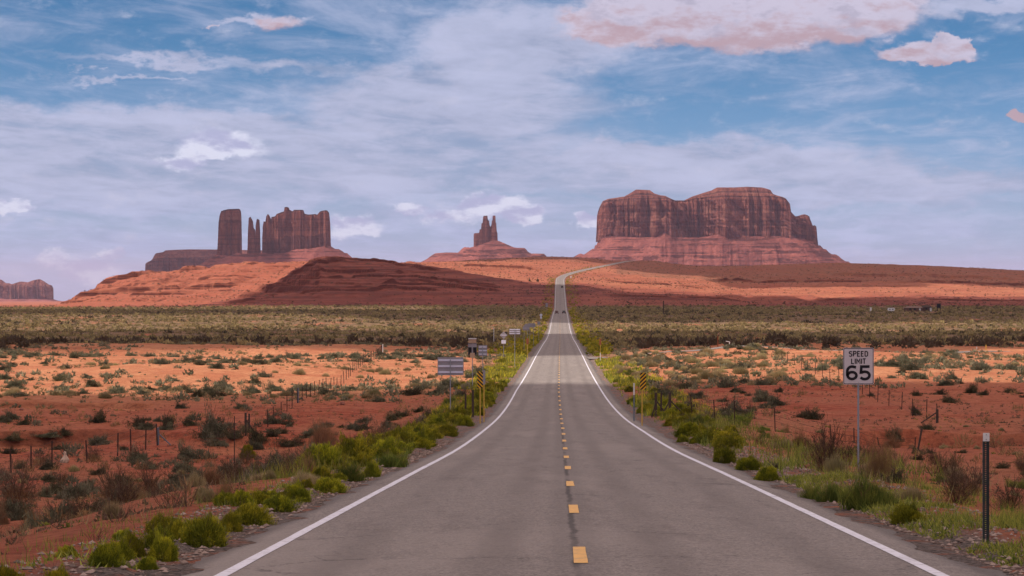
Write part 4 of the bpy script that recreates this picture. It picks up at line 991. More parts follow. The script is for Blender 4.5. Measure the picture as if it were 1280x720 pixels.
# ------------------------------------------------------------------ scrub too many to count
def mass(name, label, n_, d0, d1, u, wr, hr, mt, nb=16, dens=None, olim=6, power=2.0, blw=.22, cat='scrub'):
    out = []
    y = (d0**power + rng.random(n_) * (d1**power - d0**power))**(1 / power); x = (rng.random(n_) * 2 - 1) * u * (y + 20)
    o = x - road_x(y); k = np.abs(o) > olim
    k &= ~((y > 385) & (y < 470) & (o > 0) & (o < 76) & (np.abs(y - 404 - .12 * o) < 6))
    if dens is not None: k &= rng.random(n_) < dens(x, y)
    x = x[k]; y = y[k]; z = H(x, y); m_ = len(x)
    w = (wr[0] + (wr[1] - wr[0]) * rng.random(m_)**2); h = w * (hr[0] + (hr[1] - hr[0]) * rng.random(m_))
    th = rng.random((m_, nb)) * 6.283; cz = rng.random((m_, nb)); cr = np.sqrt(1 - cz**2)
    q = np.stack([cr * np.cos(th), cr * np.sin(th), cz], -1)
    rr = .45 + .5 * rng.random((m_, nb, 1))
    P0 = q * rr * np.stack([w / 2, w / 2, h], -1)[:, None, :] + np.stack([x, y, z - .03], -1)[:, None, :]
    D_ = nrm((q * .6 + rng.normal(size=q.shape) * .5 + np.array([0, 0, .6])).reshape(-1, 3))
    L_ = np.repeat(w * .30, nb) * (.7 + .6 * rng.random(m_ * nb))
    bt = np.repeat(rng.random(m_), nb) * .6 + rng.random(m_ * nb) * .3 * cz.ravel() + .1
    v, f, tt, tp = blades(P0.reshape(-1, 3), D_, L_, np.repeat(w * blw, nb), bt)
    o_ = obj(name, mesh_np(name, v, f, {'tint': tt, 'tipf': tp}), mt); tag(o_, label, cat, kind='stuff'); return o_
dn = lambda s_, lo, hi: (lambda x, y: sstep(fbm(x / s_, y / (s_ * 1.5), 3), lo, hi))
mass('dune_scrub', 'small scattered scrub dotting the sunlit sand', 9000, 225, 520, .23, (.3, 1.3), (.35, .55), m_sage, 26, dn(18, -.25, .25), 8)
mass('dune_grass', 'pale dry grass scattered over the sunlit sand', 9000, 225, 520, .23, (.25, .9), (.35, .6), m_pale, 22, dn(22, -.1, .3), 7)
mass('low_brush', 'low brown and grey brush between the larger shrubs at left', 900, 62, 215, .17, (.4, 1.2), (.35, .6), m_sage, 60, lambda x, y: (x < road_x(y) - 7) * sstep(fbm(x / 9, y / 16, 3), -.15, .2), 7, blw=.10)
mass('dry_brush', 'thin dry brush between the larger shrubs', 900, 50, 215, .18, (.3, 1.0), (.4, .8), m_tan, 50, dn(7, -.15, .25), 7, blw=.07)
mass('ground_litter', 'tiny dead plants and stubble strewn over the red sand', 16000, 30, 230, .22, (.05, .32), (.3, .7), m_dry, 14, dn(5, -.3, .25), 6.5)
mass('green_sprigs', 'tiny green sprigs over the red sand', 3500, 30, 230, .22, (.05, .30), (.3, .6), m_green, 14, dn(9, -.05, .25), 6)
mass('plain_scrub', 'dense grey and brown scrub covering the plain', 42000, 470, 1850, .25, (.8, 2.4), (.35, .6), m_scrubfar, 16, dn(60, -.7, .1), 9, blw=.3)
mass('plain_brush', 'darker brush covering the plain', 9000, 480, 1850, .25, (.8, 2.6), (.35, .6), m_brush, 16, dn(50, -.2, .2), 10, blw=.3)
mass('plain_brush_belt', 'belt of dark brush where the dunes meet the plain', 2600, 455, 640, .25, (1.2, 3.2), (.4, .6), m_brush, 26, dn(35, -.3, .15), 14, blw=.26)
mass('hill_scrub', 'scrub dotting the far red slopes', 26000, 1850, 3700, .25, (.7, 2.1), (.4, .7), m_brush, 8, dn(120, -.5, .3), 10, blw=.4)
mass('verge_grass_far', 'yellow-green verge plants along the distant road', 26000, 420, 3300, .035, (.6, 1.7), (.4, .6), m_rabbit, 16, lambda x, y: (np.abs(x - road_x(y)) < 6 + 9 * rng.random(len(y))) * 1.0, 5.2, 1.0, blw=.3)

# ------------------------------------------------------------------ verge: weeds, grass and gravel
def verge(name, label, n_, o0, o1, d0, d1, h0, h1, mt, power=1.6, wd=.02, clump=1.5, lo=-.2, hi=.2, lean=.35):
    y = (d0**power + rng.random(n_) * (d1**power - d0**power))**(1 / power)
    o = o0 + (o1 - o0) * rng.random(n_)
    k = rng.random(n_) < sstep(fbm(o / clump + 7, y / (clump * 2.5), 3), lo, hi); y = y[k]; o = o[k]
    k = ~((o > 0) & (y > 388) & (y < 428)); y = y[k]; o = o[k]
    x = road_x(y) + o; z = H(x, y)
    D_ = nrm(rng.normal(size=(len(x), 3)) * lean + np.array([0, 0, 1.])); sc = np.clip(y / 130, 1, 3)
    L_ = (h0 + (h1 - h0) * rng.random(len(x))) * (.6 + .8 * np.clip(fbm(x / 1.3, y / 2.0, 2) + .5, 0, 1))
    v, f, tt, tp = blades(np.stack([x, y, z - .02], -1), D_, L_, wd * sc, np.clip(rng.normal(.5, .25, len(x)), 0, 1))
    o_ = obj(name, mesh_np(name, v, f, {'tint': tt, 'tipf': tp}), mt); tag(o_, label, 'plants', kind='stuff')
verge('verge_weeds', 'green weeds growing thickly on the left verge', 38000, -4.95, -8.6, 62, 420, .20, .62, m_green, 1.2, .03, lo=-.1, hi=.28)
verge('verge_weeds', 'green weeds growing thickly on the right verge', 40000, 5.0, 9.5, 62, 400, .20, .60, m_green, 1.2, .03, lo=-.05, hi=.3)
verge('verge_weeds', 'feathery green weeds among the near left verge bushes', 4500, -5.3, -7.2, 27, 80, .06, .26, m_green, 1.2, .012, .6, .05, .3)
verge('verge_weeds', 'feathery green weeds about the foot of the speed sign', 8000, 5.5, 7.6, 34, 75, .06, .28, m_green, 1.2, .012, .7, .0, .3)
verge('verge_grass', 'yellow-green grass on the left verge farther off', 20000, -4.95, -9, 150, 420, .2, .55, m_rabbit, 1.2, .04, lo=0.0)
verge('verge_grass', 'yellow-green grass on the right verge farther off', 20000, 5.0, 10, 150, 420, .2, .55, m_rabbit, 1.2, .04, lo=0.0)
verge('verge_dry_grass', 'pale dry grass thinly spread behind the left verge', 14000, -6.5, -13, 40, 260, .15, .45, m_pale, 1.4, .012, 1.2, 0, .3)
verge('verge_dry_grass', 'pale dry grass thinly spread behind the right verge', 14000, 6.0, 14, 40, 260, .15, .45, m_pale, 1.4, .012, 1.2, 0, .3)
verge('ground_creeper', 'low blue-green creeping plants at the right asphalt edge', 26000, 4.75, 6.3, 30, 62, .05, .16, m_green, 1.2, .03, 1.0, -.1, .2, 1.0)
verge('ground_creeper', 'low blue-green creeping plants at the left asphalt edge', 9000, -4.8, -6.0, 26, 75, .05, .15, m_green, 1.2, .03, .8, .1, .3, 1.0)
verge('verge_grass', 'thin green grass round the foot of the tall marker post', 9000, 5.5, 7.6, 26, 42, .10, .32, m_green, 1.2, .012, 1.0, -.3, .1)
# gravel stones
def stones(n_, d0, d1, o0, o1, label, seed):
    y = (d0**1.2 + rng.random(n_) * (d1**1.2 - d0**1.2))**(1 / 1.2); o = o0 + (o1 - o0) * rng.random(n_)**1.3
    x = road_x(y) + o; z = H(x, y); r = .012 + .04 * rng.random(n_)**3
    base = np.array([(1, 0, 0), (-1, 0, 0), (0, 1, 0), (0, -1, 0), (0, 0, 1), (0, 0, -1.)]); fc = np.array([(0, 2, 4), (2, 1, 4), (1, 3, 4), (3, 0, 4), (2, 0, 5), (1, 2, 5), (3, 1, 5), (0, 3, 5)])
    a = rng.random(n_) * 6.28
    b_ = base[None] * (r[:, None, None] * (.7 + .6 * rng.random((n_, 6, 1)))) * (1.2, .9, .6)
    c_, s_ = np.cos(a)[:, None], np.sin(a)[:, None]
    v = np.stack([b_[..., 0] * c_ - b_[..., 1] * s_, b_[..., 0] * s_ + b_[..., 1] * c_, b_[..., 2]], -1) + np.stack([x, y, z + r * .2], -1)[:, None]
    f = (fc[None] + (np.arange(n_) * 6)[:, None, None]).reshape(-1, 3)
    o_ = obj('gravel', mesh_np('gravel', v.reshape(-1, 3), f, {'tint': np.repeat(rng.random(n_), 6)}), m_stone); tag(o_, label, 'gravel', kind='stuff')
m_stone, n, b = mat('gravel_stone', rough=.9)
n.put(b.inputs['Base Color'], n.mix(n.attr('tint'), (.10, .070, .058), (.34, .25, .21)))
stones(9000, 26, 110, 4.6, 6.6, 'loose grey gravel along the right asphalt edge', 1)
stones(7000, 26, 110, -4.5, -6.3, 'loose grey gravel along the left asphalt edge', 2)
# a few rocks in the wash and on the sand
m_rockr = worn('red_boulder', (.26, .10, .07), .95, amt=.5)
for px, py, wpx, lab in ((27, 513, 6, 'grey-brown boulder on the rise at the left edge'), (1243, 543, 0, ''), (655, 508, 0, ''), (662, 350, 0, ''), (628 - 200, 506, 7, 'small red rock left of the roadside sign'), (1010, 585, 9, 'dark rock behind the right verge')):
    if not lab: continue
    x, y, z = spot(px, py); s = wpx * y / F / 2
    import bmesh
    bm = bmesh.new(); bmesh.ops.create_icosphere(bm, subdivisions=2, radius=1)
    for v_ in bm.verts: v_.co *= 1 + .35 * (random.random() - .5); v_.co.z *= .7
    me = bpy.data.meshes.new('boulder'); bm.to_mesh(me); bm.free()
    o = obj('boulder', me, m_rockr, None, (x, y, z + s * .35)); o.scale = (s, s, s); tag(o, lab, 'boulder')

# ------------------------------------------------------------------ signs
m_galv = worn('galvanised_steel', (.30, .31, .33), .5, .5, .25, 4)
m_back = worn('sign_back_aluminium', (.30, .28, .30), .55, .35, .35, 2)
m_stiff = worn('sign_stiffener_aluminium', (.62, .62, .72), .5, .2, .1, 3)
m_dkpost = worn('dark_green_steel_post', (.045, .055, .055), .6, .2, .3, 5)
m_signw = worn('white_sign_sheet', (.55, .50, .51), .5, 0, .15, 2)
m_black = worn('black_sign_paint', (.012, .012, .015), .55, 0, .05, 3)
m_ypost = worn('yellow_post_paint', (.55, .33, .06), .6, 0, .2, 6)
m_blue = worn('blue_grey_post', (.12, .14, .17), .7, 0, .2, 6)
m_wood = worn('weathered_dark_wood', (.055, .040, .032), .9, 0, .3, 4)
m_rust = worn('rusty_steel', (.055, .032, .026), .9, .1, .3, 6)
m_wire = worn('dark_wire', (.07, .045, .04), .8, .2, .1, 6)
m_wht = worn('white_post', (.65, .62, .60), .7, 0, .15, 4)
m_tan2 = worn('tan_painted_box', (.45, .30, .20), .7, 0, .2, 3)
m_dkred = worn('dark_orange_panel', (.22, .07, .03), .7, 0, .2, 6)
m_rubber = mat('rubber', (.02, .02, .02), .9)[0]
def rrect(w, h, r, n_=5):
    pts = []
    for cx, cz, a0 in ((w / 2 - r, h / 2 - r, 0), (-w / 2 + r, h / 2 - r, 90), (-w / 2 + r, -h / 2 + r, 180), (w / 2 - r, -h / 2 + r, 270)):
        for i in range(n_ + 1):
            a = R_(a0 + 90 * i / n_); pts.append((cx + r * math.cos(a), cz + r * math.sin(a)))
    return pts
# speed limit sign
x, y, z = spot(1073, 588); s = y / F
sg = empty('speed_limit_sign', (x, y, z), 0, 'white speed limit 65 sign on a thin grey post', 'road sign')
pt, pb = (588 - 434.5) * s, (588 - 480.5) * s; pw = 38.5 * s; ph_ = pt - pb; pc = (pt + pb) / 2
MB().tube((0, 0.02, -.4), (0, 0.02, pt - .05), .024, n=10).build('post', m_galv, sg)
pn_ = MB().prism(rrect(pw, ph_, .045), -.012, -.009).build('panel', m_signw, sg, (0, 0, pc))
bd = MB()
outer = rrect(pw - .022, ph_ - .022, .040); inner = rrect(pw - .052, ph_ - .052, .028); nn_ = len(outer)
bd.add([(a, -.0145, c) for a, c in outer] + [(a, -.0145, c) for a, c in inner], [(i, (i + 1) % nn_, nn_ + (i + 1) % nn_, nn_ + i) for i in range(nn_)]).build('border', m_black, pn_)
k = ph_
def arc(cx, cy, rx, ry, a0, a1, n_=14): return [(cx + rx * math.cos(R_(a0 + (a1 - a0) * i / n_)), cy + ry * math.sin(R_(a0 + (a1 - a0) * i / n_))) for i in range(n_ + 1)]
# letters as strokes in a box 1 high; (advance width, strokes)
GL = {'S': (.62, [arc(.31, .73, .25, .21, 25, 270) + arc(.31, .27, .25, .25, 90, -155)[1:]]),
      'P': (.60, [[(.06, -.0), (.06, .96), (.34, .96)] + arc(.34, .73, .22, .23, 90, -90) + [(.06, .50)]]),
      'E': (.54, [[(.50, .96), (.06, .96), (.06, .04), (.50, .04)], [(.06, .52), (.44, .52)]]),
      'D': (.62, [[(.06, .04), (.06, .96), (.28, .96)] + arc(.28, .66, .28, .30, 90, 0) + arc(.28, .34, .28, .30, 0, -90) + [(.02, .04)]]),
      'L': (.52, [[(.06, 1.0), (.06, .04), (.50, .04)]]), 'I': (.12, [[(.06, 0), (.06, 1)]]),
      'M': (.72, [[(.06, 0), (.06, .97), (.36, .35), (.66, .97), (.66, 0)]]), 'T': (.56, [[(.0, .96), (.56, .96)], [(.28, .92), (.28, 0)]]),
      '6': (.66, [[(.56, .90)] + arc(.33, .62, .27, .33, 60, 180)[1:] + [(.06, .33)] + arc(.33, .30, .25, .25, 180, 540, 26)]),
      '5': (.66, [[(.60, .95), (.13, .95), (.10, .52)] + arc(.32, .31, .27, .27, 128, -150, 20)])}
def letters(body, size, wide, zc_, wt, gap, nm, par, eps=0.0):
    W_t = sum(GL[c][0] * wide for c in body) * size + gap * size * (len(body) - 1); x0 = -W_t / 2
    m_ = MB(); j = 0
    for c in body:
        for st_ in GL[c][1]:
            pts = [Vector((x0 + a * wide * size, zc_ + (b_ - .5) * size)) for a, b_ in st_]; j += 1
            L_ = []; R2 = []
            for i, p in enumerate(pts):
                d0 = (p - pts[i - 1]).normalized() if i else (pts[1] - p).normalized(); d1 = (pts[i + 1] - p).normalized() if i < len(pts) - 1 else d0
                t_ = d0 + d1; t_ = t_.normalized() if t_.length > .05 else d1; nn = Vector((-t_.y, t_.x)); kf = min(2.2, 1 / max(.35, nn.dot(Vector((-d0.y, d0.x)))))
                L_.append(p + nn * wt * size / 2 * kf); R2.append(p - nn * wt * size / 2 * kf)
            e = -.0165 - .0003 * (j % 3); k2 = len(pts)
            m_.add([(q.x, e, q.y) for q in L_] + [(q.x, e, q.y) for q in R2], [(i, i + 1, k2 + i + 1, k2 + i) for i in range(k2 - 1)])
        x0 += GL[c][0] * wide * size + gap * size
    return m_.build(nm, m_black, par)
letters('SPEED', k * .14, 1.02, k * .335, .20, .18, 'lettering', pn_)
letters('LIMIT', k * .14, 1.02, k * .135, .20, .18, 'lettering', pn_)
letters('65', k * .375, 1.26, -k * .18, .20, .10, 'numerals', pn_)
for zz in (.44, -.44): MB().tube((0, -.018, zz * k), (0, -.010, zz * k), .009, n=8).build('bolt', m_galv, pn_)
# tall marker post in the right foreground
x, y, z = spot(1232, 679); s = y / F
mp = empty('marker_post', (x, y, z), R_(4), 'tall dark perforated steel marker post with a white reflector on top, right foreground', 'marker post')
hh = 137 * s; w_ = 8.0 * s
f = MB(); f.box(-w_ / 2, -w_ / 2 + .006, -.028, 0, -.4, hh * .93); f.box(w_ / 2 - .006, w_ / 2, -.028, 0, -.4, hh * .93)
f.box(-w_ / 2 + .006, -.010, -.003, .003, -.4, hh * .98); f.box(.010, w_ / 2 - .006, -.003, .003, -.4, hh * .98)
zz = .05
while zz < hh * .92:
    f.box(-.010, .010, -.003, .003, zz, zz + .016); zz += .026
f.build('post', m_dkpost, mp)
rf = MB().prism(rrect(w_ * 1.02, 10.5 * s, .006), -.034, -.030).build('reflector', m_wht, mp, (0, 0, hh - 5.2 * s))
for q in (.28, -.28): MB().tube((0, -.038, 10.5 * s * q), (0, -.034, 10.5 * s * q), .008, n=8).build('bolt', m_galv, rf)
# sign backs: px, base row, left, right, top, bottom, stiffeners
def signback(px, py, x0, x1, y0, y1, lab, bars=3, posts=(0.,), d=None, group=None):
    x, y, z = spot(px, py) if d is None else ((px - 640) / F * d, d, None)
    if z is None: z = gz(x, y)
    s = y / F; base = HY - (z - CZ) / s
    r = empty('road_sign', (x, y, z), 0, lab, 'road sign', group)
    a0, a1 = (x0 - px) * s, (x1 - px) * s; t0, t1 = (base - y1) * s, (base - y0) * s
    pn2 = MB().prism([(q[0] + (a0 + a1) / 2, q[1] + (t0 + t1) / 2) for q in rrect(a1 - a0, t1 - t0, .03)], 0.0, .006).build('panel', m_back, r)
    for i in range(bars):
        zc_ = t1 - (t1 - t0) * (.17 + .33 * i) if bars == 3 else t1 - (t1 - t0) * (.3 + .4 * i)
        hb_ = (t1 - t0) * .055 
        MB().box(a0 + .05, a1 - .05, -.045, -.001, zc_ - hb_, zc_ + hb_, .004).build('stiffener', m_stiff, r)
    for p in posts:
        MB().box(p - .032, p + .032, -.11, -.047, -.3, t1 - (t1 - t0) * .12, .004).build('post', m_galv, r)
    return r
signback(563, 516, 547, 579.5, 446.5, 469, 'largest grey sign seen from behind, with three pale stiffeners on one post')
signback(603.3, 486, 598, 609, 431.5, 445, 'narrow grey sign seen from behind, right of the two black screens', d=240)
signback(643.5, 452, 636.5, 650.5, 411, 418.2, 'wide low grey sign seen from behind near the road edge', d=330)
signback(664.5, 420, 659.8, 669.2, 404.2, 409, 'plain grey sign seen from behind, nearest the far road edge', bars=0, posts=(-.4, .4), d=560)
signback(673.5, 412, 671.8, 675.4, 401.8, 406, 'tiny pale sign beyond the row of signs', bars=0, d=640)
signback(683.5, 388, 682, 685, 379, 383.5, 'farthest tiny sign left of the road on the plain', bars=0, d=1500)
# sign with sloping top on two posts
sb = signback(657, 424, 653.5, 661.5, 409, 412.8, 'grey sign with a slanted top on two posts, seen from behind', bars=1, posts=(-.25, .3), d=450)
MB().prism([(-.5, 0), (.55, 0), (.62, .42), (.05, .62)], -.02, .0).build('upper_panel', m_back, sb, (0, 0, (HY - 409 - (gz((657 - 640) / F * 450, 450) - CZ) * F / 450 * 1) * 0 + (sb.children[0].bound_box[1][2])))
# sign with two black screens and a box above
def fixed(px, d): 
    x = (px - 640) / F * d; z = gz(x, d); return x, d, z, d / F, HY - (z - CZ) * F / d
x, y, z, s, base = fixed(590.5, 236)
r = empty('beacon_sign', (x, y, z), 0, 'roadside board with two black screens and a tan box on top', 'road sign')
MB().box(-.035, .035, -.02, .05, -.3, (base - 424) * s, .004).build('post', m_galv, r)
MB().box(-5.4 * s, 5.4 * s, -.06, -.022, (base - 444) * s, (base - 429.2) * s, .006).build('panel', m_back, r)
for q in (-3.1, 3.1): MB().box((q - 2.1) * s, (q + 2.1) * s, -.10, -.061, (base - 443.3) * s, (base - 434) * s, .006).build('screen', m_black, r)
MB().box(-2.9 * s, 2.9 * s, -.20, -.101, (base - 447) * s, (base - 441) * s, .01).build('control_box', m_tan2, r)
MB().box(-4.9 * s, 4.9 * s, -.15, .25, (base - 428.6) * s, (base - 424) * s, .01).build('battery_box', m_tan2, r)
MB().prism([(-5.2 * s, 0), (5.2 * s, 0), (5.0 * s, .07), (-5.0 * s, .07)], -.22, .30).build('solar_panel', m_wht, r, (0, 0, (base - 423.9) * s))
# diamond sign with plate
def diamond(px, d, cy, rr, plate, lab, m1=None):
    x, y, z, s, base = fixed(px, d)
    r = empty('warning_sign', (x, y, z), 0, lab, 'road sign')
    MB().box(-.03, .03, .0, .06, -.3, (base - cy + rr * .9) * s, .004).build('post', m_galv, r)
    MB().prism([(0, rr * s), (-rr * s, 0), (0, -rr * s), (rr * s, 0)], -.012, -.002).build('panel', m1 or m_back, r, (0, 0, (base - cy) * s))
    MB().box(-rr * .8 * s, rr * .8 * s, -.04, -.013, -.04, .04).build('stiffener', m_stiff, r, (0, 0, (base - cy) * s))
    if plate:
        MB().box(-rr * .58 * s, rr * .58 * s, -.012, -.002, (base - plate[1]) * s, (base - plate[0]) * s).build('plate', m_stiff, r)
diamond(629.5, 380, 419, 4.8, (425, 429.5), 'diamond shaped sign with a small plate beneath, seen from behind')
diamond(676.3, 860, 393.8, 2.1, (395.8, 398.2), 'tiny pale diamond sign with plate beyond the row of signs', m_stiff)
m_ywarn = worn('yellow_warning_sheet', (.75, .45, .03), .5, 0, .1, 3)
diamond(710.3, 2690, 349.4, 1.3, None, 'tiny yellow warning sign at the distant bend', m_ywarn)
x, y, z, s, base = fixed(713.8, 2700)
r = empty('road_sign', (x, y, z), 0, 'tiny white sign right of the distant bend', 'road sign'); MB().box(-.04, .04, 0, .06, -.3, 2.2 * s).build('post', m_galv, r); MB().box(-.8, .8, -.02, -.001, 1.2 * s, 3.2 * s).build('panel', m_wht, r)
# striped object markers
def marker(px, d, x0, x1, y0, y1, posts, lab, up=1, small=False):
    x, y, z, s, base = fixed(px, d)
    r = empty('hazard_marker', (x, y, z), 0, lab, 'hazard marker')
    w = (x1 - x0) * s; t0, t1 = (base - y1) * s, (base - y0) * s; cx = ((x0 + x1) / 2 - px) * s
    MB().box(cx - w / 2, cx + w / 2, -.012, -.004, t0, t1).build('panel', m_dkred if small else m_ymark, r)
    if not small:
        st_ = MB(); per = (t1 - t0) / 4.3; lo = t0 - w
        zz = lo
        e = -.0135
        while zz < t1 + w:
            # a slanted band, clipped to the panel
            def lim(v): return min(max(v, t0), t1)
            N_ = 12; top = []; bot = []
            for i in range(N_ + 1):
                u = i / N_; xx = cx - w / 2 + w * u; b0 = zz + (w * u if up > 0 else w * (1 - u))
                bot.append((xx, lim(b0))); top.append((xx, lim(b0 + per * .52)))
            if any(t_[1] - b_[1] > .003 for t_, b_ in zip(top, bot)):
                vv = [(a, e, c) for a, c in bot] + [(a, e, c) for a, c in top]
                st_.add(vv, [(i, i + 1, N_ + 2 + i, N_ + 1 + i) for i in range(N_) if top[i][1] - bot[i][1] > 1e-4 or top[i + 1][1] - bot[i + 1][1] > 1e-4])
            zz += per
        st_.build('stripes', m_black, r)
    for p in posts:
        MB().box((p - px) * s - .028, (p - px) * s + .028, .0, .05, -.3, t1 - .02, .004).build('post', m_ypost, r)
    return r
m_ymark = worn('yellow_marker_sheet', (.66, .34, .02), .5, 0, .1, 3)
r = marker(601, 146, 596.6, 603.6, 464.5, 485, (600.2,), 'black and yellow striped marker board on the left verge', up=-1)
s = 146 / F
rb = marker(605.3, 150, 602.8, 606.6, 462.5, 480.5, (605.0,), 'narrow grey marker board seen from behind, beside the striped one on the left', small=True)
rb.children[0].data.materials[0] = m_back
marker(804, 138, 800.2, 807.4, 465.8, 487, (802.6,), 'black and yellow striped marker board on the right verge', up=1)
marker(659.2, 405, 657.8, 660.8, 423, 430.2, (659.4,), 'small rust-coloured marker board on a yellow post, left of the far road', small=True)
marker(750.3, 385, 749, 751.6, 423.4, 431, (750.5,), 'small rust-coloured marker board on a yellow post by the side road', small=True)
# simple posts and stakes
def stake(px, d, top, w, mt, lab, name='marker_post', base=None, tip=None):
    x, y, z, s, b0 = fixed(px, d)
    if tip is None: 
        m_ = MB().box(-w / 2, w / 2, -w / 4, w / 4, -.3, (b0 - top) * s, min(w * .15, .01)); o = m_.build(name, mt, None, (x, y, z)); tag(o, lab, 'post')
    else:
        o = empty(name, (x, y, z), 0, lab, 'post'); h_ = (b0 - top) * s
        MB().box(-w / 2, w / 2, -w / 4, w / 4, -.3, h_ * .7).build('post', mt, o); MB().box(-w * .52, w * .52, -w * .3, w * .3, h_ * .7 + .002, h_).build('reflector', tip, o)
stake(792.5, 150, 479, .075, m_blue, 'short blue-grey post left of the right striped marker', tip=m_wht)
stake(750.4, 372, 441, .09, m_wht, 'short white post at the corner of the side road')
stake(478.5, 400, 430, .10, m_wht, 'white stake on the sunlit sand at the end of the left fence')
stake(617.3, 560, 409.5, .11, m_wht, 'white stake on the scrub plain left of the signs')
stake(897.3, 440, 419.5, .16, m_dkred, 'red stake before the scrub plain, right of the road')
stake(1232.5, 420, 431, .14, m_ypost, 'orange-brown stake on the sand near the right edge')
stake(1221, 425, 433.5, .10, m_wht, 'pale stake left of the orange-brown one')
stake(829.3, 1350, 376, .5, m_wood, 'lone dark pole on the plain right of the road', 'pole')
stake(1088.5, 1500, 384.5, 1.0, m_wht, 'small white post left of the far sheds')
# white pipe gate pieces
x, y, z, s, b0 = fixed(913.5, 420)
r = empty('pipe_frame', (x, y, z), 0, 'white bent pipe frame on the sunlit sand right of the road', 'pipe frame')
MB().tube((-.45, 0, -.2), (-.15, 0, 1.0), .05).tube((-.15, 0, 1.0), (-.75, 0, 1.15), .05).build('rail', m_wht, r); MB().tube((.35, .2, -.2), (.30, .2, .75), .05).tube((.30, .2, .7), (.0, .1, .2), .045).build('rail', m_wht, r)

# ------------------------------------------------------------------ wire fences
def fence(lab, pts, gap, hpost=1.25, thick=.035, corner=None, wires=4, jit=.35, skip=()):
    """pts: list of (px, distance)"""
    P_ = [((px - 640) / F * d, d) for px, d in pts]
    r = empty('wire_fence', (P_[0][0], P_[0][1], gz(*P_[0])), 0, lab, 'fence'); O = Vector(r.location)
    pos_ = []
    for (a, b_) in zip(P_[:-1], P_[1:]):
        L = math.dist(a, b_); n_ = max(1, round(L / gap))
        for i in range(n_):
            t_ = min(1, max(0, (i + random.uniform(-.1, .1) * (i > 0)) / n_)); pos_.append((a[0] + (b_[0] - a[0]) * t_, a[1] + (b_[1] - a[1]) * t_))
    pos_.append(P_[-1]); tops = []
    for i, (x, y) in enumerate(pos_):
        z = gz(x, y); h = hpost * random.uniform(.93, 1.08); ln = (random.gauss(0, .035), random.gauss(0, .02))
        if i in skip: ln = (-.28, .05)
        p = Vector((x, y, z - .2)) - O; q = Vector((x + ln[0] * h, y + ln[1], z + h)) - O
        tk = thick * (1 + y / 500)
        MB().box(-tk / 2, tk / 2, -tk * .3, tk * .3, 0, (q - p).length, 0).build('post', m_rust, r, p)
        c = r.children[-1] if False else [o_ for o_ in COL.objects if o_.parent == r][-1]
        c.rotation_euler = (q - p).to_track_quat('Z', 'X').to_euler() if False else (0, math.atan2(q.x - p.x, q.z - p.z), 0)
        tops.append((p, q))
    for w_ in range(wires):
        k = .30 + .22 * w_; m_ = MB()
        for (p, q), (p2, q2) in zip(tops[:-1], tops[1:]):
            a = p.lerp(q, k); b_ = p2.lerp(q2, k); mid = (a + b_) / 2 - Vector((0, 0, .04)); rr = .0035 * (1 + a.y * 0 + (O.y / 150))
            m_.tube(a, mid, rr, n=4, cap=False); m_.tube(mid, b_, rr, n=4, cap=False)
        m_.build('wire', m_wire, r)
    return r
def fpost(px, d, top, w, lab, mt, braces=()):
    x, y, z, s, b0 = fixed(px, d); h = (b0 - top) * s
    o = empty('fence_post', (x, y, z), 0, lab, 'fence post'); MB().box(-w / 2, w / 2, -w / 2, w / 2, -.3, h, .01).build('post', mt, o)
    for dx_, fr in braces: MB().tube((0, -.02, h * fr), (dx_, -.05, .0), w * .28, n=6).build('brace', mt, o)
    return o
fence('wire fence on dark steel posts crossing the left foreground', [(-30, 146), (14, 153), (65, 160), (109, 166), (147, 172), (182, 180), (197, 184)], 4.2, 1.4, .062, skip=())
fence('wire fence running away over the dunes left of the road', [(197, 184), (262, 190), (335, 196), (372, 224), (398, 252), (430, 290), (455, 345), (472, 385), (479, 425)], 5.6, 1.25, .042)
fpost(197.3, 184.5, 534.5, .16, 'thick blue-grey corner post of the left fence', m_blue, ((.9, .7),))
fpost(372.3, 224.5, 485, .15, 'thick blue-grey post where the left fence climbs the dune', m_blue)
fpost(293, 130, 520, .045, 'tall thin post standing alone among the left bushes', m_rust)
fpost(307, 188, 516, .14, 'pair of dark braced posts left of the tan stalks, left one', m_wood, ((.8, .75),))
fpost(311.5, 190, 517, .12, 'pair of dark braced posts left of the tan stalks, right one', m_wood, ((-.7, .75),))
fpost(582, 166, 492, .11, 'short dark wooden post right of the largest sign', m_wood)
fpost(591, 160, 487.5, .13, 'dark wooden post just left of the striped marker board', m_wood)
fence('wire fence crossing the red ground right of the road', [(838, 157), (866, 153), (894, 148), (918, 145), (969, 139), (1039, 138), (1068, 137), (1105, 137), (1143, 136)], 6.4, 1.3, .042, skip=(7,))
fence('wire fence running away behind the speed limit sign', [(1172, 158), (1158, 163), (1127, 180), (1097, 196), (1060, 230), (1010, 270), (970, 310)], 8.5, 1.15, .036)
fpost(837.3, 156.5, 490.5, .15, 'rightmost braced dark post of the fence end on the right verge', m_wood, ((1.0, .7), (-.5, .7)))
fpost(819.8, 158, 490.5, .15, 'leftmost braced dark post of the fence end on the right verge', m_wood, ((.75, .7), (-.25, .6)))
fpost(826.5, 158, 491, .10, 'middle thin post of the fence end on the right verge', m_wood)
fpost(1171.5, 157, 511.5, .14, 'dark wooden corner post with a diagonal brace, right of the speed limit sign', m_wood, ((-.95, .8),))
fpost(1146, 118, 535, .08, 'leaning pale-topped post above a dark green shrub on the right', m_wood)
COL.objects[-2].rotation_euler = (0, .18, 0) if COL.objects[-2].type == 'EMPTY' else (0, 0, 0)

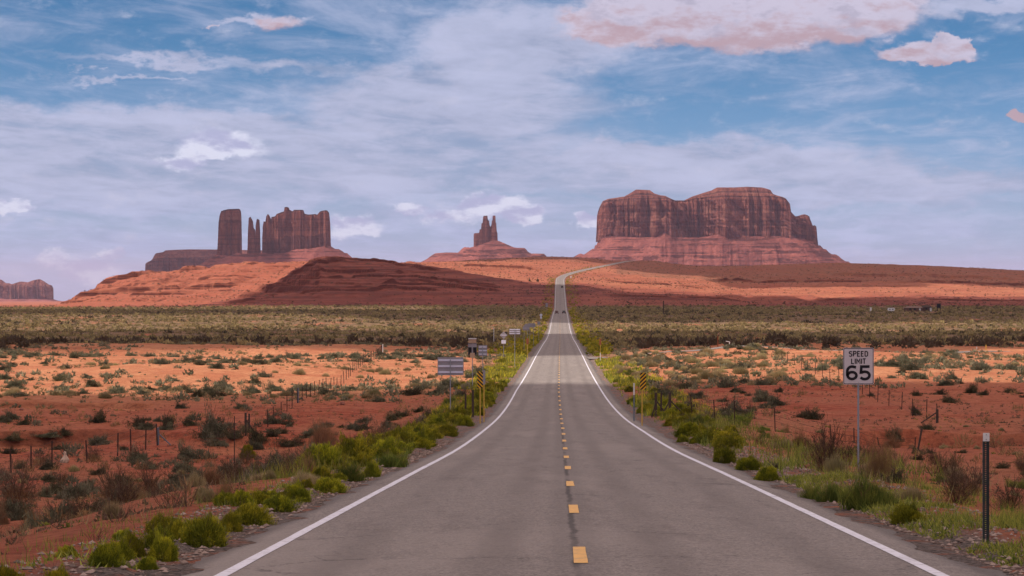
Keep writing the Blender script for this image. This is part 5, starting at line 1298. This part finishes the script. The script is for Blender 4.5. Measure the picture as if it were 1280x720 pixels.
# pale crumpled bag against the left fence
x, y, z, s, b0 = fixed(80.5, 166)
V_ = []; N_ = 22
for j in range(15):
    t_ = j / 14; r0 = .20 * (1 - t_)**.6 * (1 + .35 * math.sin(t_ * 7)) + .02
    for i in range(N_):
        a = 2 * math.pi * i / N_; rr = r0 * (1 + .38 * float(vnoise(np.array([i * .9 + .2]), np.array([t_ * 4.])) [0]) + .18 * math.sin(3 * a + t_ * 5))
        V_.append((rr * math.cos(a) + .10 * t_ * math.sin(3 * t_), rr * .7 * math.sin(a), .72 * t_))
o = obj('plastic_bag', mesh_np('plastic_bag', V_, grid_faces(15, N_, True), None, True), worn('pale_plastic', (.50, .36, .27), .6, 0, .15), None, (x, y, z)); tag(o, 'pale crumpled bag standing up against the left wire fence', 'bag')

# ------------------------------------------------------------------ vehicles on the road
m_glass = mat('dark_glass', (.02, .025, .03), .1, spec=.6)[0]
m_tail = mat('tail_light_red', (.45, .02, .02), .3, spec=.5)[0]; m_head = mat('head_light', (.7, .7, .68), .2, spec=.6)[0]
m_chrome = mat('wheel_rim', (.35, .35, .36), .35, .8)[0]
def car(lab, px, d, off, col, away=True, tall=1.55):
    x = float(road_x(d)) + off; z = float(road_z(d)) + CZ + .03
    m_p = worn('car_paint_' + str(px), col, .35, .3, .2, 2)
    r = empty('car', (x, d, z), 0 if away else math.pi, lab, 'car')
    # side profile, y = length; front at +y
    def prof(pts, hw, nm, mt, par=r, top=None, off0=0.0):
        vv = []; n_ = len(pts)
        for sx_ in (-1, 1):
            for (yy, zz_) in pts:
                nar = 1.0 if zz_ < tall * .58 else .84
                vv.append((sx_ * hw * nar, yy, zz_))
        f = [tuple(range(n_)), tuple(range(2 * n_ - 1, n_ - 1, -1))] + [(i, n_ + i, n_ + (i + 1) % n_, (i + 1) % n_) for i in range(n_)]
        return MB().add(vv, f).build(nm, mt, par)
    T = tall
    prof([(-2.3, .32), (-2.36, .62), (-2.28, T * .58), (-1.9, T * .60), (1.0, T * .62), (2.1, T * .52), (2.3, .62), (2.28, .32)], .93, 'body', m_p)
    prof([(-2.05, T * .602), (-1.65, T * .93), (-1.3, T), (.0, T), (.45, T * .93), (1.15, T * .622)], .90, 'cabin', m_p)
    prof([(-2.10, T * .64), (-1.72, T * .90), (-1.60, T * .90), (-1.95, T * .64)], .86, 'rear_window', m_glass)
    for sx_ in (-1, 1):
        for yy in (-1.45, 1.4):
            w_ = MB().tube((sx_ * .93, yy, .34), (sx_ * .72, yy, .34), .34, n=16).build('wheel', m_rubber, r)
            MB().tube((sx_ * .945, yy, .34), (sx_ * .932, yy, .34), .2, n=12).build('rim', m_chrome, w_)
        MB().box(sx_ * .78 - .12, sx_ * .78 + .12, -2.39, -2.30, .72, .92, .01).build('tail_light', m_tail, r)
        MB().box(sx_ * .70 - .15, sx_ * .70 + .15, 2.22, 2.33, .62, .78, .01).build('headlight', m_head, r)
        MB().box(sx_ * 1.02 - .08, sx_ * 1.02 + .08, .75, .88, T * .62, T * .70, .01).build('mirror', m_p, r)
    MB().box(-.26, .26, -2.40, -2.375, .5, .64).build('number_plate', m_wht, r)
    MB().box(-.92, .92, -2.44, -2.30, .36, .52, .03).build('bumper', m_rubber, r)
car('dark red-brown car in the left lane, abreast of another far down the road', 694, 1420, -1.9, (.05, .012, .012), False, 1.6)
car('black car in the right lane, abreast of another far down the road', 704, 1425, 1.9, (.012, .012, .014), True, 1.65)
car('dark car farthest away, climbing towards the bend', 702, 2330, 1.9, (.015, .02, .02), True, 1.8)

# ------------------------------------------------------------------ far homestead on the plain, right
def shed(px, d, w, dp, h, rh, col, roofc, lab, nwin=2):
    x, y, z, s, b0 = fixed(px, d)
    r = empty('shed', (x, y, z), 0, lab, 'shed')
    MB().box(-w / 2, w / 2, -dp / 2, dp / 2, -.8, h).build('wall', worn('shed_wall_' + str(px), col, .9, amt=.3), r)
    v = [(-w / 2 - .5, -dp / 2 - .5, h), (w / 2 + .5, -dp / 2 - .5, h), (w / 2 + .5, dp / 2 + .5, h), (-w / 2 - .5, dp / 2 + .5, h), (-w / 2 + w * .12, 0, h + rh), (w / 2 - w * .12, 0, h + rh)]
    MB().add([(a, b_, c + .01) for a, b_, c in v], [(0, 1, 5, 4), (1, 2, 5), (2, 3, 4, 5), (3, 0, 4), (3, 2, 1, 0)]).build('roof', worn('shed_roof_' + str(px), roofc, .9), r)
    for i in range(nwin):
        xx = -w / 2 + w * (i + 1) / (nwin + 1.6); MB().box(xx - .6, xx + .6, -dp / 2 - .03, -dp / 2 - .002, 1.0, 2.0).build('window', m_glass, r)
    MB().box(w / 2 - w * .2, w / 2 - w * .2 + 1.0, -dp / 2 - .03, -dp / 2 - .002, 0, 2.05).build('door', m_wht, r)
shed(1141.5, 1500, 9.2, 6, 2.0, 1.1, (.13, .07, .05), (.16, .10, .08), 'long low brown shed on the plain near the right edge')
shed(1158.5, 1505, 4.6, 4, 2.2, 1.2, (.09, .05, .04), (.05, .035, .03), 'small dark shed just right of the long brown one', 1)
x, y, z, s, b0 = fixed(1173.5, 1495)
r = empty('water_tank', (x, y, z), 0, 'black water tank on legs beside the far sheds', 'water tank')
MB().tube((0, 0, 2.0), (0, 0, 4.4), 1.15, n=16).build('tank', m_black, r)
for a, c in ((-.8, -.8), (.8, -.8), (.8, .8), (-.8, .8)): MB().box(a - .1, a + .1, c - .1, c + .1, -.3, 2.0).build('leg', m_wood, r)
x, y, z, s, b0 = fixed(1114, 1490)
r = empty('camper_trailer', (x, y, z), 0, 'white trailer parked left of the far sheds', 'trailer')
MB().prism([(-1.9, .5), (1.9, .5), (1.95, 1.6), (1.5, 2.3), (-1.6, 2.3), (-1.95, 1.7)], -1.0, 1.0).build('body', m_wht, r)
for q in (-.9, .7): MB().box(q - .4, q + .4, -1.03, -1.002, 1.3, 1.8).build('window', m_glass, r)
for q in (-.5, .4): MB().tube((q, -1.0, .35), (q, 1.0, .35), .35, n=12).build('wheel', m_rubber, r)
# junipers by the far bend
def juniper(px, py, wpx, hpx, lab):
    x, y, z = spot(px, py); s = y / F
    r = empty('juniper_tree', (x, y, z), 0, lab, 'tree', 'dark junipers left of the distant bend'); w = wpx * s; h = hpx * s
    MB().tube((0, 0, -.3), (.1, 0, h * .5), .22, .1, n=7).build('trunk', m_wood, r)
    V_, F_, tt, tp = dome(900, up=.5, out=.7, rand=.5, L=.3, Wd=.12, h=1.5, shell=.2, lumps=8, lumpy=.4)
    V_ = V_ * (w / 2, w / 2, h / 1.7) + (0, 0, h * .1)
    obj('crown', mesh_np('crown', V_, F_, {'tint': tt, 'tipf': tp}), m_dark, r)
juniper(662, 352, 4, 4, 'smaller dark juniper on the lit slope left of the distant bend')
juniper(672.3, 352.5, 4, 5, 'larger dark juniper nearest the distant bend, left of the road')
# ------------------------------------------------------------------ air
hz = MB().box(-16000, 16000, -300, 69500, -700, 400).build('haze', None)
tag(hz, kind='stuff')
m_h = bpy.data.materials.new('haze_air'); m_h.use_nodes = True; n = NT(m_h.node_tree); n.n.clear()
pv = n.new('ShaderNodeVolumePrincipled'); pv.inputs['Color'].default_value = (.76, .68, .92, 1); pv.inputs['Density'].default_value = 1.7e-5; pv.inputs['Anisotropy'].default_value = 0.2
mo = n.new('ShaderNodeOutputMaterial'); n.l.new(pv.outputs[0], mo.inputs['Volume'])
hz.data.materials.append(m_h)
